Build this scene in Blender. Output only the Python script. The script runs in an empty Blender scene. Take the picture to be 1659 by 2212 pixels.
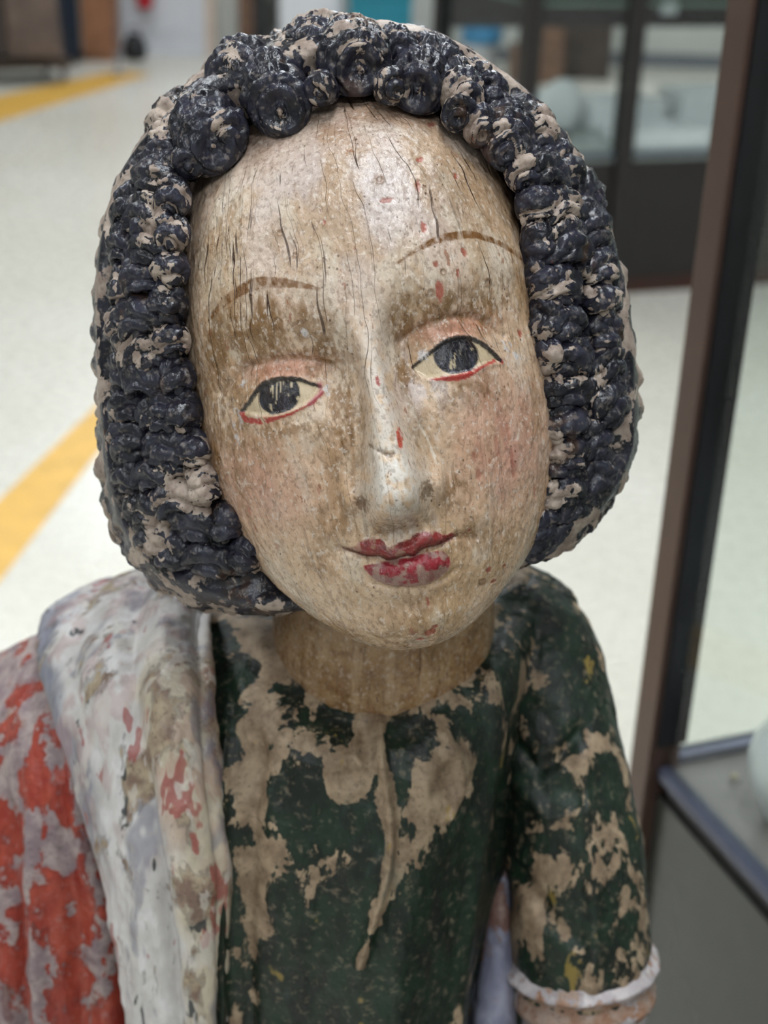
import bpy, math, random
import numpy as np
from mathutils import Matrix, Vector

# ------------------------------------------------------------------ camera
PITCH, ROLL, CAM_Z = math.radians(25.0), math.radians(2.0), 1.35
F_ = np.array([0, math.cos(PITCH), -math.sin(PITCH)])
U0 = np.array([0, math.sin(PITCH), math.cos(PITCH)])
R0 = np.array([1.0, 0, 0])
R_ = math.cos(ROLL) * R0 + math.sin(ROLL) * U0
U_ = math.cos(ROLL) * U0 - math.sin(ROLL) * R0
scene = bpy.context.scene
col = scene.collection
cd = bpy.data.cameras.new('camera')
cam = bpy.data.objects.new('camera', cd)
col.objects.link(cam)
M = Matrix.Identity(4)
for i in range(3):
    M[i][0], M[i][1], M[i][2] = R_[i], U_[i], -F_[i]
M[2][3] = CAM_Z
cam.matrix_world = M
cd.sensor_fit = 'HORIZONTAL'
cd.sensor_width = 36.0
cd.lens = 36.0 * 3000.0 / 1659.0
cd.clip_start = 0.02
cd.dof.use_dof = True
cd.dof.focus_distance = 0.515
cd.dof.aperture_fstop = 11.5
scene.camera = cam

# ------------------------------------------------------------------ world and exposure
w = bpy.data.worlds.new('room_air')
scene.world = w
w.use_nodes = True
w.node_tree.nodes['Background'].inputs[0].default_value = (0.75, 0.82, 0.95, 1)
w.node_tree.nodes['Background'].inputs[1].default_value = 0.35
vs = scene.view_settings
vs.view_transform = 'Standard'
vs.look = 'None'
vs.gamma = 1.0
vs.use_curve_mapping = False
vs.exposure = 0.0
LAMP_POWER = 26.5
cy = scene.cycles
cy.max_bounces = 5; cy.diffuse_bounces = 2; cy.glossy_bounces = 2; cy.transparent_max_bounces = 12; cy.caustics_reflective = False; cy.caustics_refractive = False
cy.use_light_tree = False; cy.use_adaptive_sampling = True; cy.adaptive_threshold = 0.08; cy.adaptive_min_samples = 12

# ------------------------------------------------------------------ helpers
def lin(r, g, b):
    f = lambda c: (c / 255 / 12.92) if c / 255 <= 0.04045 else ((c / 255 + 0.055) / 1.055) ** 2.4
    return (f(r), f(g), f(b))
def L4(r, g, b):
    return lin(r, g, b) + (1.0,)
def tag(o, label=None, cat=None, group=None, kind=None):
    if label: o['label'] = label
    if cat: o['category'] = cat
    if group: o['group'] = group
    if kind: o['kind'] = kind
    return o
def empty(name, loc=(0, 0, 0), rz=0.0):
    o = bpy.data.objects.new(name, None)
    o.empty_display_size = 0.05
    col.objects.link(o)
    o.location = loc
    o.rotation_euler = (0, 0, rz)
    return o

def spline(x, y, xi):
    x = np.asarray(x, float); y = np.asarray(y, float); n = len(x); h = np.diff(x)
    sh = (n,) + (1,) * (y.ndim - 1)
    A = np.zeros((n, n)); r = np.zeros_like(y); A[0, 0] = A[-1, -1] = 1
    for i in range(1, n - 1):
        A[i, i - 1] = h[i - 1]; A[i, i] = 2 * (h[i - 1] + h[i]); A[i, i + 1] = h[i]
        r[i] = 3 * ((y[i + 1] - y[i]) / h[i] - (y[i] - y[i - 1]) / h[i - 1])
    c = np.linalg.solve(A, r.reshape(n, -1)).reshape(y.shape)
    hh = h.reshape((n - 1,) + (1,) * (y.ndim - 1))
    b = np.diff(y, axis=0) / hh - hh * (2 * c[:-1] + c[1:]) / 3
    d = np.diff(c, axis=0) / (3 * hh)
    xi = np.asarray(xi, float)
    k = np.clip(np.searchsorted(x, xi) - 1, 0, n - 2); t = xi - x[k]
    if y.ndim > 1: t = t.reshape(t.shape + (1,) * (y.ndim - 1))
    return y[k] + b[k] * t + c[k] * t * t + d[k] * t ** 3

def _hash(ix, iy, iz, seed):
    h = (ix.astype(np.uint32) * np.uint32(374761393) + iy.astype(np.uint32) * np.uint32(668265263)
         + iz.astype(np.uint32) * np.uint32(2147483647) + np.uint32(seed * 1274126177 & 0xffffffff))
    h = (h ^ (h >> np.uint32(13))) * np.uint32(1274126177)
    h = h ^ (h >> np.uint32(16))
    h = h * np.uint32(2246822519); h = h ^ (h >> np.uint32(15))
    return h.astype(np.float32) / np.float32(4294967295.0)
def vnoise(p, seed=0):
    i = np.floor(p).astype(np.int64); f = (p - i).astype(np.float32); f = f * f * f * (f * (f * 6 - 15) + 10)
    i = (i + 100000)
    x, y, z = i[..., 0], i[..., 1], i[..., 2]; fx, fy, fz = f[..., 0], f[..., 1], f[..., 2]
    def l(a, b, t): return a + (b - a) * t
    r = []
    for dz in (0, 1):
        a = l(_hash(x, y, z + dz, seed), _hash(x + 1, y, z + dz, seed), fx)
        b = l(_hash(x, y + 1, z + dz, seed), _hash(x + 1, y + 1, z + dz, seed), fx)
        r.append(l(a, b, fy))
    return l(r[0], r[1], fz)
def fbm(p, octaves=4, seed=0, gain=0.5):
    s = 0; a = 1.0; t = 0
    for k in range(octaves):
        s = s + a * vnoise(p * (2.03 ** k) + 17.3 * k, seed + k); t += a; a *= gain
    return s / t
def ss(a, b, x):
    t = np.clip((x - a) / (b - a), 0, 1)
    return t * t * (3 - 2 * t)
def G(x, sx, z=0.0, sz=1.0):
    return np.exp(-0.5 * ((x / sx) ** 2 + (z / sz) ** 2))
def seg_dist(X, Z, pts):
    """distance to a polyline, and the width interpolated along it"""
    best = np.full(X.shape, 1e9); wid = np.zeros(X.shape)
    for a, b in zip(pts[:-1], pts[1:]):
        dx, dz = b[0] - a[0], b[1] - a[1]; q = dx * dx + dz * dz + 1e-12
        t = np.clip(((X - a[0]) * dx + (Z - a[1]) * dz) / q, 0, 1)
        d = np.hypot(X - a[0] - t * dx, Z - a[1] - t * dz)
        m = d < best
        best = np.where(m, d, best)
        if len(a) > 2: wid = np.where(m, a[2] + (b[2] - a[2]) * t, wid)
    return best, wid
def sd_poly(X, Z, poly):
    d, _ = seg_dist(X, Z, list(poly) + [poly[0]])
    ins = np.zeros(X.shape, bool); n = len(poly)
    for i in range(n):
        x1, z1 = poly[i][:2]; x2, z2 = poly[(i + 1) % n][:2]
        c = ((z1 > Z) != (z2 > Z)) & (X < (x2 - x1) * (Z - z1) / (z2 - z1 + 1e-12) + x1)
        ins ^= c
    return np.where(ins, -d, d)
def smooth_poly(p, n=4, closed=True):
    """Catmull-Rom rounding of a traced outline"""
    P = np.array(p, float); N = len(P); out = []
    for i in range(N if closed else N - 1):
        if closed: a, b, c, d = P[i - 1], P[i], P[(i + 1) % N], P[(i + 2) % N]
        else: a, b, c, d = P[max(i - 1, 0)], P[i], P[i + 1], P[min(i + 2, N - 1)]
        for k in range(n):
            t = k / n
            out.append(tuple(0.5 * ((2 * b) + (c - a) * t + (2 * a - 5 * b + 4 * c - d) * t * t + (3 * b - a - 3 * c + d) * t ** 3)))
    if not closed: out.append(tuple(P[-1]))
    return out
def normals(P, wrap=False):
    if wrap: du = np.roll(P, -1, 1) - np.roll(P, 1, 1)
    else: du = np.gradient(P, axis=1)
    dv = np.gradient(P, axis=0)
    n = np.cross(du, dv); return n / (np.linalg.norm(n, axis=-1, keepdims=True) + 1e-12)

def mesh_from(name, V, quads, mat=None, parent=None, attrs=None, smooth=True):
    V = np.ascontiguousarray(V, dtype=np.float32).reshape(-1, 3); quads = np.ascontiguousarray(quads, dtype=np.int32)
    me = bpy.data.meshes.new(name)
    me.vertices.add(len(V)); me.vertices.foreach_set('co', V.ravel())
    k = quads.shape[1]
    me.loops.add(quads.size); me.loops.foreach_set('vertex_index', quads.ravel())
    me.polygons.add(len(quads))
    me.polygons.foreach_set('loop_start', np.arange(0, quads.size, k, dtype=np.int32))
    me.update(calc_edges=True)
    me.polygons.foreach_set('use_smooth', np.full(len(quads), smooth))
    for an, av in (attrs or {}).items():
        av = np.asarray(av, dtype=np.float32)
        if av.ndim == 1:
            a = me.attributes.new(an, 'FLOAT', 'POINT'); a.data.foreach_set('value', av)
        else:
            a = me.attributes.new(an, 'FLOAT_COLOR', 'POINT')
            if av.shape[1] == 3: av = np.concatenate([av, np.ones((len(av), 1), np.float32)], 1)
            a.data.foreach_set('color', np.ascontiguousarray(av).ravel())
    if mat: me.materials.append(mat)
    o = bpy.data.objects.new(name, me); col.objects.link(o)
    if parent: o.parent = parent
    return o
def grid_quads(nv, nu, wrap=False, base=0, flip=False):
    i = np.arange(nv - 1)[:, None]; j = np.arange(nu if wrap else nu - 1)[None, :]
    a = i * nu + j; b = i * nu + (j + 1) % nu; c = (i + 1) * nu + (j + 1) % nu; d = (i + 1) * nu + j
    q = np.stack([a, d, c, b] if not flip else [a, b, c, d], -1).reshape(-1, 4)
    return q + base

class MB:
    """collects simple solids; build() links them as one mesh"""
    def __init__(s): s.v = []; s.f = []
    def add(s, v, f):
        k = len(s.v); s.v += [tuple(p) for p in v]; s.f += [tuple(i + k for i in q) for q in f]; return s
    def box(s, c, d, rz=0.0, bev=0.0, rx=0.0, ry=0.0):
        x, y, z = [q / 2 for q in d]
        R = Matrix.Rotation(rz, 3, 'Z') @ Matrix.Rotation(ry, 3, 'Y') @ Matrix.Rotation(rx, 3, 'X')
        if bev <= 0:
            P = [(sx * x, sy * y, sz * z) for sx in (-1, 1) for sy in (-1, 1) for sz in (-1, 1)]
            Fc = [(0, 1, 3, 2), (4, 6, 7, 5), (0, 4, 5, 1), (2, 3, 7, 6), (0, 2, 6, 4), (1, 5, 7, 3)]
        else:
            P = []; b = bev
            ring = [(x - b, -y), (x, -y + b), (x, y - b), (x - b, y), (-x + b, y), (-x, y - b), (-x, -y + b), (-x + b, -y)]
            inn = [(a * (1 - b / x), c_ * (1 - b / y)) for a, c_ in ring]
            for zz, rg in ((-z, inn), (-z + b, ring), (z - b, ring), (z, inn)):
                P += [(a, c_, zz) for a, c_ in rg]
            Fc = [tuple(reversed(range(8))), tuple(range(24, 32))]
            for k in range(3):
                for j in range(8): Fc.append((k * 8 + j, k * 8 + (j + 1) % 8, k * 8 + 8 + (j + 1) % 8, k * 8 + 8 + j))
        return s.add([tuple(R @ Vector(p) + Vector(c)) for p in P], Fc)
    def lathe(s, c, prof, n=24, axis='Z'):
        P = []; Fc = []
        for r, h in prof:
            for k in range(n):
                a = 2 * math.pi * k / n; p = (r * math.cos(a), r * math.sin(a), h)
                if axis == 'Y': p = (p[0], p[2], p[1])
                if axis == 'X': p = (p[2], p[0], p[1])
                P.append((p[0] + c[0], p[1] + c[1], p[2] + c[2]))
        for i in range(len(prof) - 1):
            for k in range(n): Fc.append((i * n + k, i * n + (k + 1) % n, (i + 1) * n + (k + 1) % n, (i + 1) * n + k))
        Fc.append(tuple(reversed(range(n)))); Fc.append(tuple(range((len(prof) - 1) * n, len(prof) * n)))
        return s.add(P, Fc)
    def tube(s, pts, r, n=10):
        pts = [Vector(p) for p in pts]; P = []; Fc = []
        for i, p in enumerate(pts):
            t = (pts[min(i + 1, len(pts) - 1)] - pts[max(i - 1, 0)]).normalized()
            a = t.orthogonal().normalized() if abs(t.z) > .99 else t.cross(Vector((0, 0, 1))).normalized(); b = t.cross(a)
            rr = r[i] if isinstance(r, (list, tuple)) else r
            P += [tuple(p + (a * math.cos(2 * math.pi * k / n) + b * math.sin(2 * math.pi * k / n)) * rr) for k in range(n)]
        for i in range(len(pts) - 1):
            for k in range(n): Fc.append((i * n + k, i * n + (k + 1) % n, (i + 1) * n + (k + 1) % n, (i + 1) * n + k))
        Fc.append(tuple(reversed(range(n)))); Fc.append(tuple(range((len(pts) - 1) * n, len(pts) * n)))
        return s.add(P, Fc)
    def build(s, name, mat, parent=None, smooth=False):
        me = bpy.data.meshes.new(name); me.from_pydata(s.v, [], s.f); me.update()
        if smooth: me.polygons.foreach_set('use_smooth', [True] * len(me.polygons))
        import bmesh
        bm = bmesh.new(); bm.from_mesh(me); bmesh.ops.recalc_face_normals(bm, faces=bm.faces); bm.to_mesh(me); bm.free()
        me.materials.append(mat)
        o = bpy.data.objects.new(name, me); col.objects.link(o)
        if parent: o.parent = parent
        return o

# ------------------------------------------------------------------ node materials
class NB:
    def __init__(s, name):
        s.m = bpy.data.materials.new(name); s.m.use_nodes = True; s.t = s.m.node_tree; s.t.nodes.clear()
        s.out = s.t.nodes.new('ShaderNodeOutputMaterial'); s.p = s.t.nodes.new('ShaderNodeBsdfPrincipled')
        s.t.links.new(s.p.outputs[0], s.out.inputs[0])
        s._co = None
    def co(s):
        if s._co is None: s._co = s.t.nodes.new('ShaderNodeTexCoord')
        return s._co.outputs['Object']
    def put(s, sock, v):
        if isinstance(v, bpy.types.NodeSocket): s.t.links.new(v, sock)
        elif isinstance(v, (tuple, list)) and len(v) == 3 and sock.type == 'RGBA': sock.default_value = tuple(v) + (1,)
        else: sock.default_value = v
    def vec(s, scale=(1, 1, 1), loc=(0, 0, 0), src=None, rot=(0, 0, 0)):
        n = s.t.nodes.new('ShaderNodeMapping'); s.t.links.new(src or s.co(), n.inputs[0])
        n.inputs['Scale'].default_value = scale; n.inputs['Location'].default_value = loc; n.inputs['Rotation'].default_value = rot
        return n.outputs[0]
    def noise(s, scale, detail=3, rough=0.55, vec=None, dist=0.0, out=0):
        n = s.t.nodes.new('ShaderNodeTexNoise'); s.t.links.new(vec or s.co(), n.inputs['Vector'])
        n.inputs['Scale'].default_value = scale; n.inputs['Detail'].default_value = detail
        n.inputs['Roughness'].default_value = rough; n.inputs['Distortion'].default_value = dist
        return n.outputs[out]
    def voro(s, scale, vec=None, feature='F1', out='Distance', rand=1.0):
        n = s.t.nodes.new('ShaderNodeTexVoronoi'); n.feature = feature; s.t.links.new(vec or s.co(), n.inputs['Vector'])
        n.inputs['Scale'].default_value = scale; n.inputs['Randomness'].default_value = rand
        return n.outputs[out]
    def math(s, op, a, b=0.0, c=None):
        n = s.t.nodes.new('ShaderNodeMath'); n.operation = op; s.put(n.inputs[0], a); s.put(n.inputs[1], b)
        if c is not None: s.put(n.inputs[2], c)
        return n.outputs[0]
    def step(s, x, a, b):
        n = s.t.nodes.new('ShaderNodeMapRange'); n.interpolation_type = 'SMOOTHSTEP'
        s.put(n.inputs[0], x); s.put(n.inputs[1], a); s.put(n.inputs[2], b)
        n.inputs[3].default_value = 0; n.inputs[4].default_value = 1
        return n.outputs[0]
    def map(s, x, a, b, c, d):
        n = s.t.nodes.new('ShaderNodeMapRange'); s.put(n.inputs[0], x)
        for k, v in zip((1, 2, 3, 4), (a, b, c, d)): s.put(n.inputs[k], v)
        return n.outputs[0]
    def mix(s, f, a, b, mode='MIX'):
        n = s.t.nodes.new('ShaderNodeMix'); n.data_type = 'RGBA'; n.blend_type = mode
        s.put(n.inputs[0], f); s.put(n.inputs[6], a); s.put(n.inputs[7], b); return n.outputs[2]
    def attr(s, name, fac=False):
        n = s.t.nodes.new('ShaderNodeAttribute'); n.attribute_name = name; return n.outputs['Fac' if fac else 'Color']
    def bump(s, h, strength=0.3, dist=0.001, normal=None):
        n = s.t.nodes.new('ShaderNodeBump'); s.put(n.inputs['Height'], h); n.inputs['Strength'].default_value = strength
        n.inputs['Distance'].default_value = dist
        if normal is not None: s.t.links.new(normal, n.inputs['Normal'])
        return n.outputs[0]
    def fin(s, color=None, rough=0.5, normal=None, metal=None, spec=None, **kw):
        if color is not None: s.put(s.p.inputs['Base Color'], color)
        s.put(s.p.inputs['Roughness'], rough)
        if normal is not None: s.t.links.new(normal, s.p.inputs['Normal'])
        if metal is not None: s.put(s.p.inputs['Metallic'], metal)
        if spec is not None: s.put(s.p.inputs['Specular IOR Level'], spec)
        for k, v in kw.items(): s.put(s.p.inputs[k.replace('_', ' ')], v)
        return s.m
def plain(name, c, rough=0.6, var=0.08, scale=20.0, metal=None, spec=None):
    n = NB(name); a = n.noise(scale, 2)
    lo = tuple(q * (1 - var) for q in c); hi = tuple(min(1, q * (1 + var)) for q in c)
    return n.fin(n.mix(n.step(a, .3, .7), lo, hi), rough, None, metal, spec)

# ------------------------------------------------------------------ the room
def floor_mat():
    n = NB('cream_vinyl_floor')
    a = n.noise(.9, 3, .5); b = n.noise(30, 4, .6); s = n.voro(9.0)
    c = n.mix(n.step(a, .35, .65), lin(214, 210, 198), lin(221, 218, 208))
    c = n.mix(n.math('MULTIPLY', n.step(b, .5, .75), .10), c, lin(200, 192, 172))
    g = n.step(n.noise(2.2, 2, .5), .5, .62)
    c = n.mix(n.math('MULTIPLY', n.math('MULTIPLY', n.math('SUBTRACT', 1.0, n.step(s, .05, .13)), g), .18), c, lin(150, 142, 124))
    return n.fin(c, n.map(b, .3, .7, .22, .34), None, spec=.4)
M_FLOOR = floor_mat()
M_WALL = plain('pale_wall_paint', lin(206, 208, 202), .7, .03, 3)
M_CEIL = plain('white_ceiling_board', lin(232, 232, 228), .8, .03, 6)
M_YELLOW = plain('yellow_floor_paint', lin(226, 178, 84), .4, .08, 14)
M_DOOR = plain('white_door_paint', lin(214, 216, 222), .45, .02, 5)
M_TRIM = plain('beige_door_frame', lin(206, 190, 176), .5, .04, 8)
M_RED = plain('red_enamel', lin(196, 30, 48), .3, .05, 20)
M_BLACK = plain('black_rubber', lin(22, 23, 27), .5, .1, 30)
M_DKWOOD = plain('dark_stained_wood', lin(66, 54, 48), .5, .25, 12)
M_WOOD = plain('orange_brown_wood', lin(150, 104, 74), .5, .15, 9)
M_NAVY = plain('navy_panel', lin(34, 44, 60), .5, .1, 9)
M_TEAL = plain('teal_plastic', lin(30, 128, 148), .4, .05, 15)
M_BLUE = plain('bright_blue_plastic', lin(54, 140, 190), .35, .08, 10)
M_WHITE = plain('white_plastic', lin(222, 224, 228), .35, .03, 12)
M_CARDDK = plain('weathered_brown_wood', lin(92, 76, 66), .6, .25, 8)
M_CARD = plain('brown_cardboard', lin(112, 84, 66), .7, .15, 9)
M_STEEL = plain('grey_steel', lin(128, 132, 140), .35, .06, 20, metal=.6)
M_BRONZE = plain('bronze_anodised_metal', lin(88, 68, 60), .34, .05, 30, metal=.45)
M_GASKET = plain('black_gasket', lin(16, 16, 22), .35, .1, 30)
M_RAIL = plain('blue_grey_rail_metal', lin(80, 84, 102), .3, .05, 30, metal=.5)
M_PANEL = plain('olive_grey_laminate', lin(56, 58, 54), .25, .05, 14)
M_DECK = plain('grey_deck_board', lin(124, 118, 116), .5, .04, 20)
M_MAT = plain('green_grey_mat', lin(100, 102, 94), .6, .1, 40)
M_DECK2 = plain('pale_green_deck', lin(160, 170, 166), .3, .04, 12)
M_PLINTH = plain('red_brown_plinth', lin(58, 30, 20), .5, .1, 12)
M_CAB = plain('dark_cabinet_laminate', lin(30, 26, 25), .45, .1, 10)
M_CABBACK = plain('dim_cabinet_back', lin(66, 58, 60), .6, .25, 5)
M_CERAMIC = plain('white_ceramic', lin(226, 230, 232), .2, .02, 20)
M_TRAY = plain('white_tray_enamel', lin(232, 236, 238), .18, .03, 12)
M_CREAM = plain('cream_gravel', lin(196, 182, 150), .6, .15, 60)
def glass_mat(name, tint, gloss):
    n = NB(name); n.t.nodes.remove(n.p)
    tr = n.t.nodes.new('ShaderNodeBsdfTransparent'); tr.inputs[0].default_value = tint + (1,)
    gl = n.t.nodes.new('ShaderNodeBsdfGlossy'); gl.inputs['Roughness'].default_value = .03
    lw = n.t.nodes.new('ShaderNodeLayerWeight'); lw.inputs[0].default_value = .5
    f = n.math('ADD', n.math('MULTIPLY', n.math('POWER', lw.outputs['Facing'], 5.0), .9), .035)
    mx = n.t.nodes.new('ShaderNodeMixShader')
    n.t.links.new(n.math('MULTIPLY', f, gloss), mx.inputs[0])
    n.t.links.new(tr.outputs[0], mx.inputs[1]); n.t.links.new(gl.outputs[0], mx.inputs[2]); n.t.links.new(mx.outputs[0], n.out.inputs[0])
    return n.m
M_GLASS = glass_mat('clear_case_glass', (.95, .97, .96), .6)
M_GLASSEDGE = plain('green_glass_edge', lin(120, 140, 130), .2, .05, 30)
n = NB('lamp_diffuser')
M_LAMP = n.fin(lin(240, 240, 240), .5)
n.p.inputs['Emission Color'].default_value = (.92, .975, 1.02, 1); n.p.inputs['Emission Strength'].default_value = LAMP_POWER

X0, X1, Y0, Y1, ZC = -4.2, 4.6, -3.2, 11.2, 2.9
def struct(name, mb, mat, parent=None):
    o = mb.build(name, mat, parent)
    if not parent: o['kind'] = 'structure'
    return o
struct('floor', MB().box(((X0 + X1) / 2, (Y0 + Y1) / 2, -.05), (X1 - X0 + .4, Y1 - Y0 + .4, .1)), M_FLOOR)
struct('ceiling', MB().box(((X0 + X1) / 2, (Y0 + Y1) / 2, ZC + .05), (X1 - X0 + .4, Y1 - Y0 + .4, .1)), M_CEIL)
struct('wall_back', MB().box(((X0 + X1) / 2, Y1 + .05, ZC / 2), (X1 - X0 + .4, .1, ZC)), M_WALL)
struct('wall_front', MB().box(((X0 + X1) / 2, Y0 - .05, ZC / 2), (X1 - X0 + .4, .1, ZC)), M_WALL)
struct('wall_left', MB().box((X0 - .05, (Y0 + Y1) / 2, ZC / 2), (.1, Y1 - Y0, ZC)), M_WALL)
struct('wall_right', MB().box((X1 + .05, (Y0 + Y1) / 2, ZC / 2), (.1, Y1 - Y0, ZC)), M_WALL)
struct('baseboard_back', MB().box((1.9, Y1 - .008, .05), (5.0, .016, .1)), M_STEEL)

# ceiling lamps
k = 0
for ly in (-1.6, .45, 2.9, 5.8, 9.0):
    for lx in (-1.9, .25, 2.4):
        L = empty('ceiling_light', (lx, ly, ZC))
        tag(L, 'long white fluorescent ceiling lamp overhead, outside the picture', 'ceiling light', 'fluorescent ceiling lamps')
        b = MB()
        for sx in (-1, 1): b.box((sx * .155, 0, -.03), (.02, 1.24, .06))
        for sy in (-1, 1): b.box((0, sy * .61, -.03), (.33, .02, .06))
        b.box((0, 0, -.005), (.33, 1.24, .01)); b.build('housing', M_WHITE, L)
        MB().add([(-.142, -.59, -.035), (.142, -.59, -.035), (.142, .59, -.035), (-.142, .59, -.035)], [(3, 2, 1, 0)]).build('diffuser', M_LAMP, L)

# yellow markings on the floor
def stripe(pts, label):
    k = len(pts)
    me = MB().add([(x, y, .0) for x, y in pts] + [(x, y, .002) for x, y in pts], [tuple(reversed(range(k))), tuple(range(k, 2 * k))] + [(i, (i + 1) % k, k + (i + 1) % k, k + i) for i in range(k)])
    return tag(me.build('floor_marking', M_YELLOW), label, 'floor marking', 'yellow lines on the floor')
def ext(a, b, ka, kb):
    d = (b[0] - a[0], b[1] - a[1]); return (a[0] + d[0] * ka, a[1] + d[1] * ka), (a[0] + d[0] * kb, a[1] + d[1] * kb)
a, b, c, d = (-1.10, 1.40), (-.715, 4.11), (-1.0, 1.05), (-.648, 3.80)
stripe([a, (-.882, 2.888), (-.79, 3.479), b, d, (-.72, 3.164), (-.778, 2.498), c], 'broad yellow line on the floor beside the figure\'s dark hair')
a, b = ext((-2.42, 8.68), (-1.95, 9.95), -1.0, 1.0); c, d = ext((-2.185, 7.80), (-1.72, 9.70), -1.0, 1.05)
stripe([a, b, d, c], 'yellow line on the floor far off by the trolley')

# door and what stands at the far wall on the left
d1 = struct('door_1', MB().box((-1.78, 10.92, 1.02), (.64, .045, 2.04)), M_DOOR)
MB().box((-1.78, 10.894, 1.45), (.44, .01, .8)).box((-1.78, 10.894, .5), (.44, .01, .7)).build('door_panel', M_DOOR, d1)
MB().tube([(-1.52, 10.90, 1.0), (-1.52, 10.84, 1.0), (-1.62, 10.84, 1.0)], .01).build('door_handle', M_STEEL, d1)
struct('trim_1', MB().box((-1.42, 10.93, 1.05), (.08, .09, 2.1)).box((-2.14, 10.93, 1.05), (.08, .09, 2.1)).box((-1.78, 10.93, 2.12), (.80, .09, .08)), M_TRIM)
struct('wall_door', MB().box((-3.2, 11.02, 1.45), (2.05, .1, 2.9)).box((-1.2, 11.02, 1.45), (.36, .1, 2.9)).box((-1.78, 11.02, 2.53), (.8, .1, .74)), M_WALL)
fe = empty('fire_extinguisher', (-1.89, 10.80, .33))
tag(fe, 'small red fire extinguisher hung on the white door', 'fire extinguisher')
MB().lathe((0, 0, 0), [(.045, 0), (.06, .02), (.06, .34), (.045, .40), (.02, .43)], 20).build('cylinder', M_RED, fe, True)
MB().box((0, -.01, .455), (.03, .09, .02)).box((0, 0, .44), (.025, .025, .04)).build('valve', M_BLACK, fe)
MB().tube([(.02, -.03, .44), (.075, -.03, .40), (.078, -.03, .2), (.07, -.03, .1)], .009).build('hose', M_BLACK, fe, True)
MB().box((0, .074, .2), (.03, .03, .3)).build('bracket', M_STEEL, fe)

wb = empty('wooden_cupboard', (-2.17, 10.42, 0)); tag(wb, 'orange-brown wooden cupboard edge beside the white door', 'cupboard')
MB().box((0, .12, .95), (.22, .26, 1.9), 0, .004).build('body', M_WOOD, wb); MB().box((-.02, -.022, .95), (.16, .02, 1.8)).build('door', M_WOOD, wb)
MB().lathe((.04, -.04, 1.0), [(.008, 0), (.014, .012), (.012, .02)], 12, 'Y').build('knob', M_BLACK, wb)
nb = empty('navy_screen', (-2.37, 10.36, 0)); tag(nb, 'dark navy panel standing between brown boards and wooden cupboard', 'panel')
MB().box((0, 0, .85), (.17, .05, 1.66)).build('panel', M_NAVY, nb); [MB().box((q, 0, .02), (.03, .3, .04)).build('foot', M_BLACK, nb) for q in (-.07, .07)]
bag = empty('black_bag', (-1.93, 10.55, 0)); tag(bag, 'small black bag on the floor against the white door', 'bag')
MB().lathe((0, 0, 0), [(.05, 0), (.085, .02), (.09, .08), (.07, .15), (.03, .18)], 16).build('body', M_BLACK, bag, True)
MB().tube([(-.04, 0, .16), (-.03, 0, .22), (.03, 0, .22), (.04, 0, .16)], .008).build('handle', M_BLACK, bag, True)
tr = empty('picture_trolley', (-2.50, 9.35, 0)); tag(tr, 'dark wooden trolley on castors at the far left, loaded with leaning boards', 'trolley')
MB().box((0, 0, .13), (.62, .5, .06), .5, .006).build('platform', M_DKWOOD, tr)
for sx in (-1, 1):
    for sy in (-1, 1):
        x, y = sx * .27, sy * .2; x, y = x * math.cos(.5) - y * math.sin(.5), x * math.sin(.5) + y * math.cos(.5)
        c = MB().lathe((x, y, .04), [(.012, -.016), (.04, -.014), (.04, .014), (.012, .016)], 16, 'X').build('castor', M_STEEL, tr, True)
        MB().box((x, y, .085), (.04, .05, .035)).build('bracket', M_STEEL, c)
[MB().box((q, r_, .8), (.04, .04, 1.3)).build('upright', M_DKWOOD, tr) for q, r_ in ((-.18, .18), (.14, .28))]
for i, (dx, wdt, t) in enumerate(((-.2, .5, -.16), (-.06, .55, -.2), (.05, .42, -.24), (.17, .34, -.2))):
    o = MB().box((0, 0, .5), (wdt, .03, 1.0), .5, .004, t).box((0, -.02, .5), (wdt * .8, .012, .85), .5, 0, t).build('leaning_board', (M_DKWOOD, M_CARDDK)[i % 2], None)
    o.location = (-2.50 + dx, 9.26 - .03 * i, .18)
    tag(o, ['widest dark brown board leaning at the back of the trolley', 'broad brown framed board leaning second on the trolley', 'dark board leaning third on the trolley', 'narrow brown board leaning foremost on the trolley'][i], 'board', 'boards leaning on the trolley')
st = empty('floor_stand', (-1.90, 9.75, 0)); tag(st, 'small grey stand foot on the floor before the wooden cupboard', 'stand')
MB().lathe((0, 0, 0), [(.05, 0), (.05, .01), (.012, .02), (.012, .09), (.004, .1)], 16).build('foot', M_STEEL, st, True)
MB().lathe((0, 0, .1), [(.022, 0), (.03, .01), (.03, .03), (.012, .04)], 14).build('cap', M_STEEL, st, True)

# far wall, middle and right
dp = empty('coat_rack', (-1.07, 10.75, 0)); tag(dp, 'black upright post with brown board behind the top of the head', 'post')
MB().box((.03, 0, 1.0), (.07, .07, 2.0)).build('post', M_BLACK, dp); MB().box((-.07, .02, .8), (.11, .03, 1.6)).build('board', M_CARD, dp); MB().box((0, 0, .015), (.3, .3, .03)).build('base', M_BLACK, dp)
wp = empty('white_cabinet', (-.66, 10.7, 0)); tag(wp, 'pale white cabinet by the far wall behind the hair', 'cabinet')
MB().box((0, .15, .6), (.46, .4, 1.2), 0, .005).build('body', M_WHITE, wp); MB().box((0, -.06, .62), (.42, .02, 1.1)).build('door', M_WHITE, wp); MB().box((.16, -.08, .7), (.02, .02, .14)).build('handle', M_STEEL, wp)
sb = empty('low_bench', (-.13, 10.6, 0)); tag(sb, 'low white bench carrying the teal crate at the far wall', 'bench')
MB().box((0, 0, .27), (.56, .4, .03)).build('top', M_WHITE, sb)
for sx in (-1, 1): MB().box((sx * .25, 0, .128), (.03, .36, .256)).build('leg', M_WHITE, sb)
tc = empty('teal_crate', (-.15, 10.6, .286)); tag(tc, 'teal plastic crate on a low bench above the head', 'crate')
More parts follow.
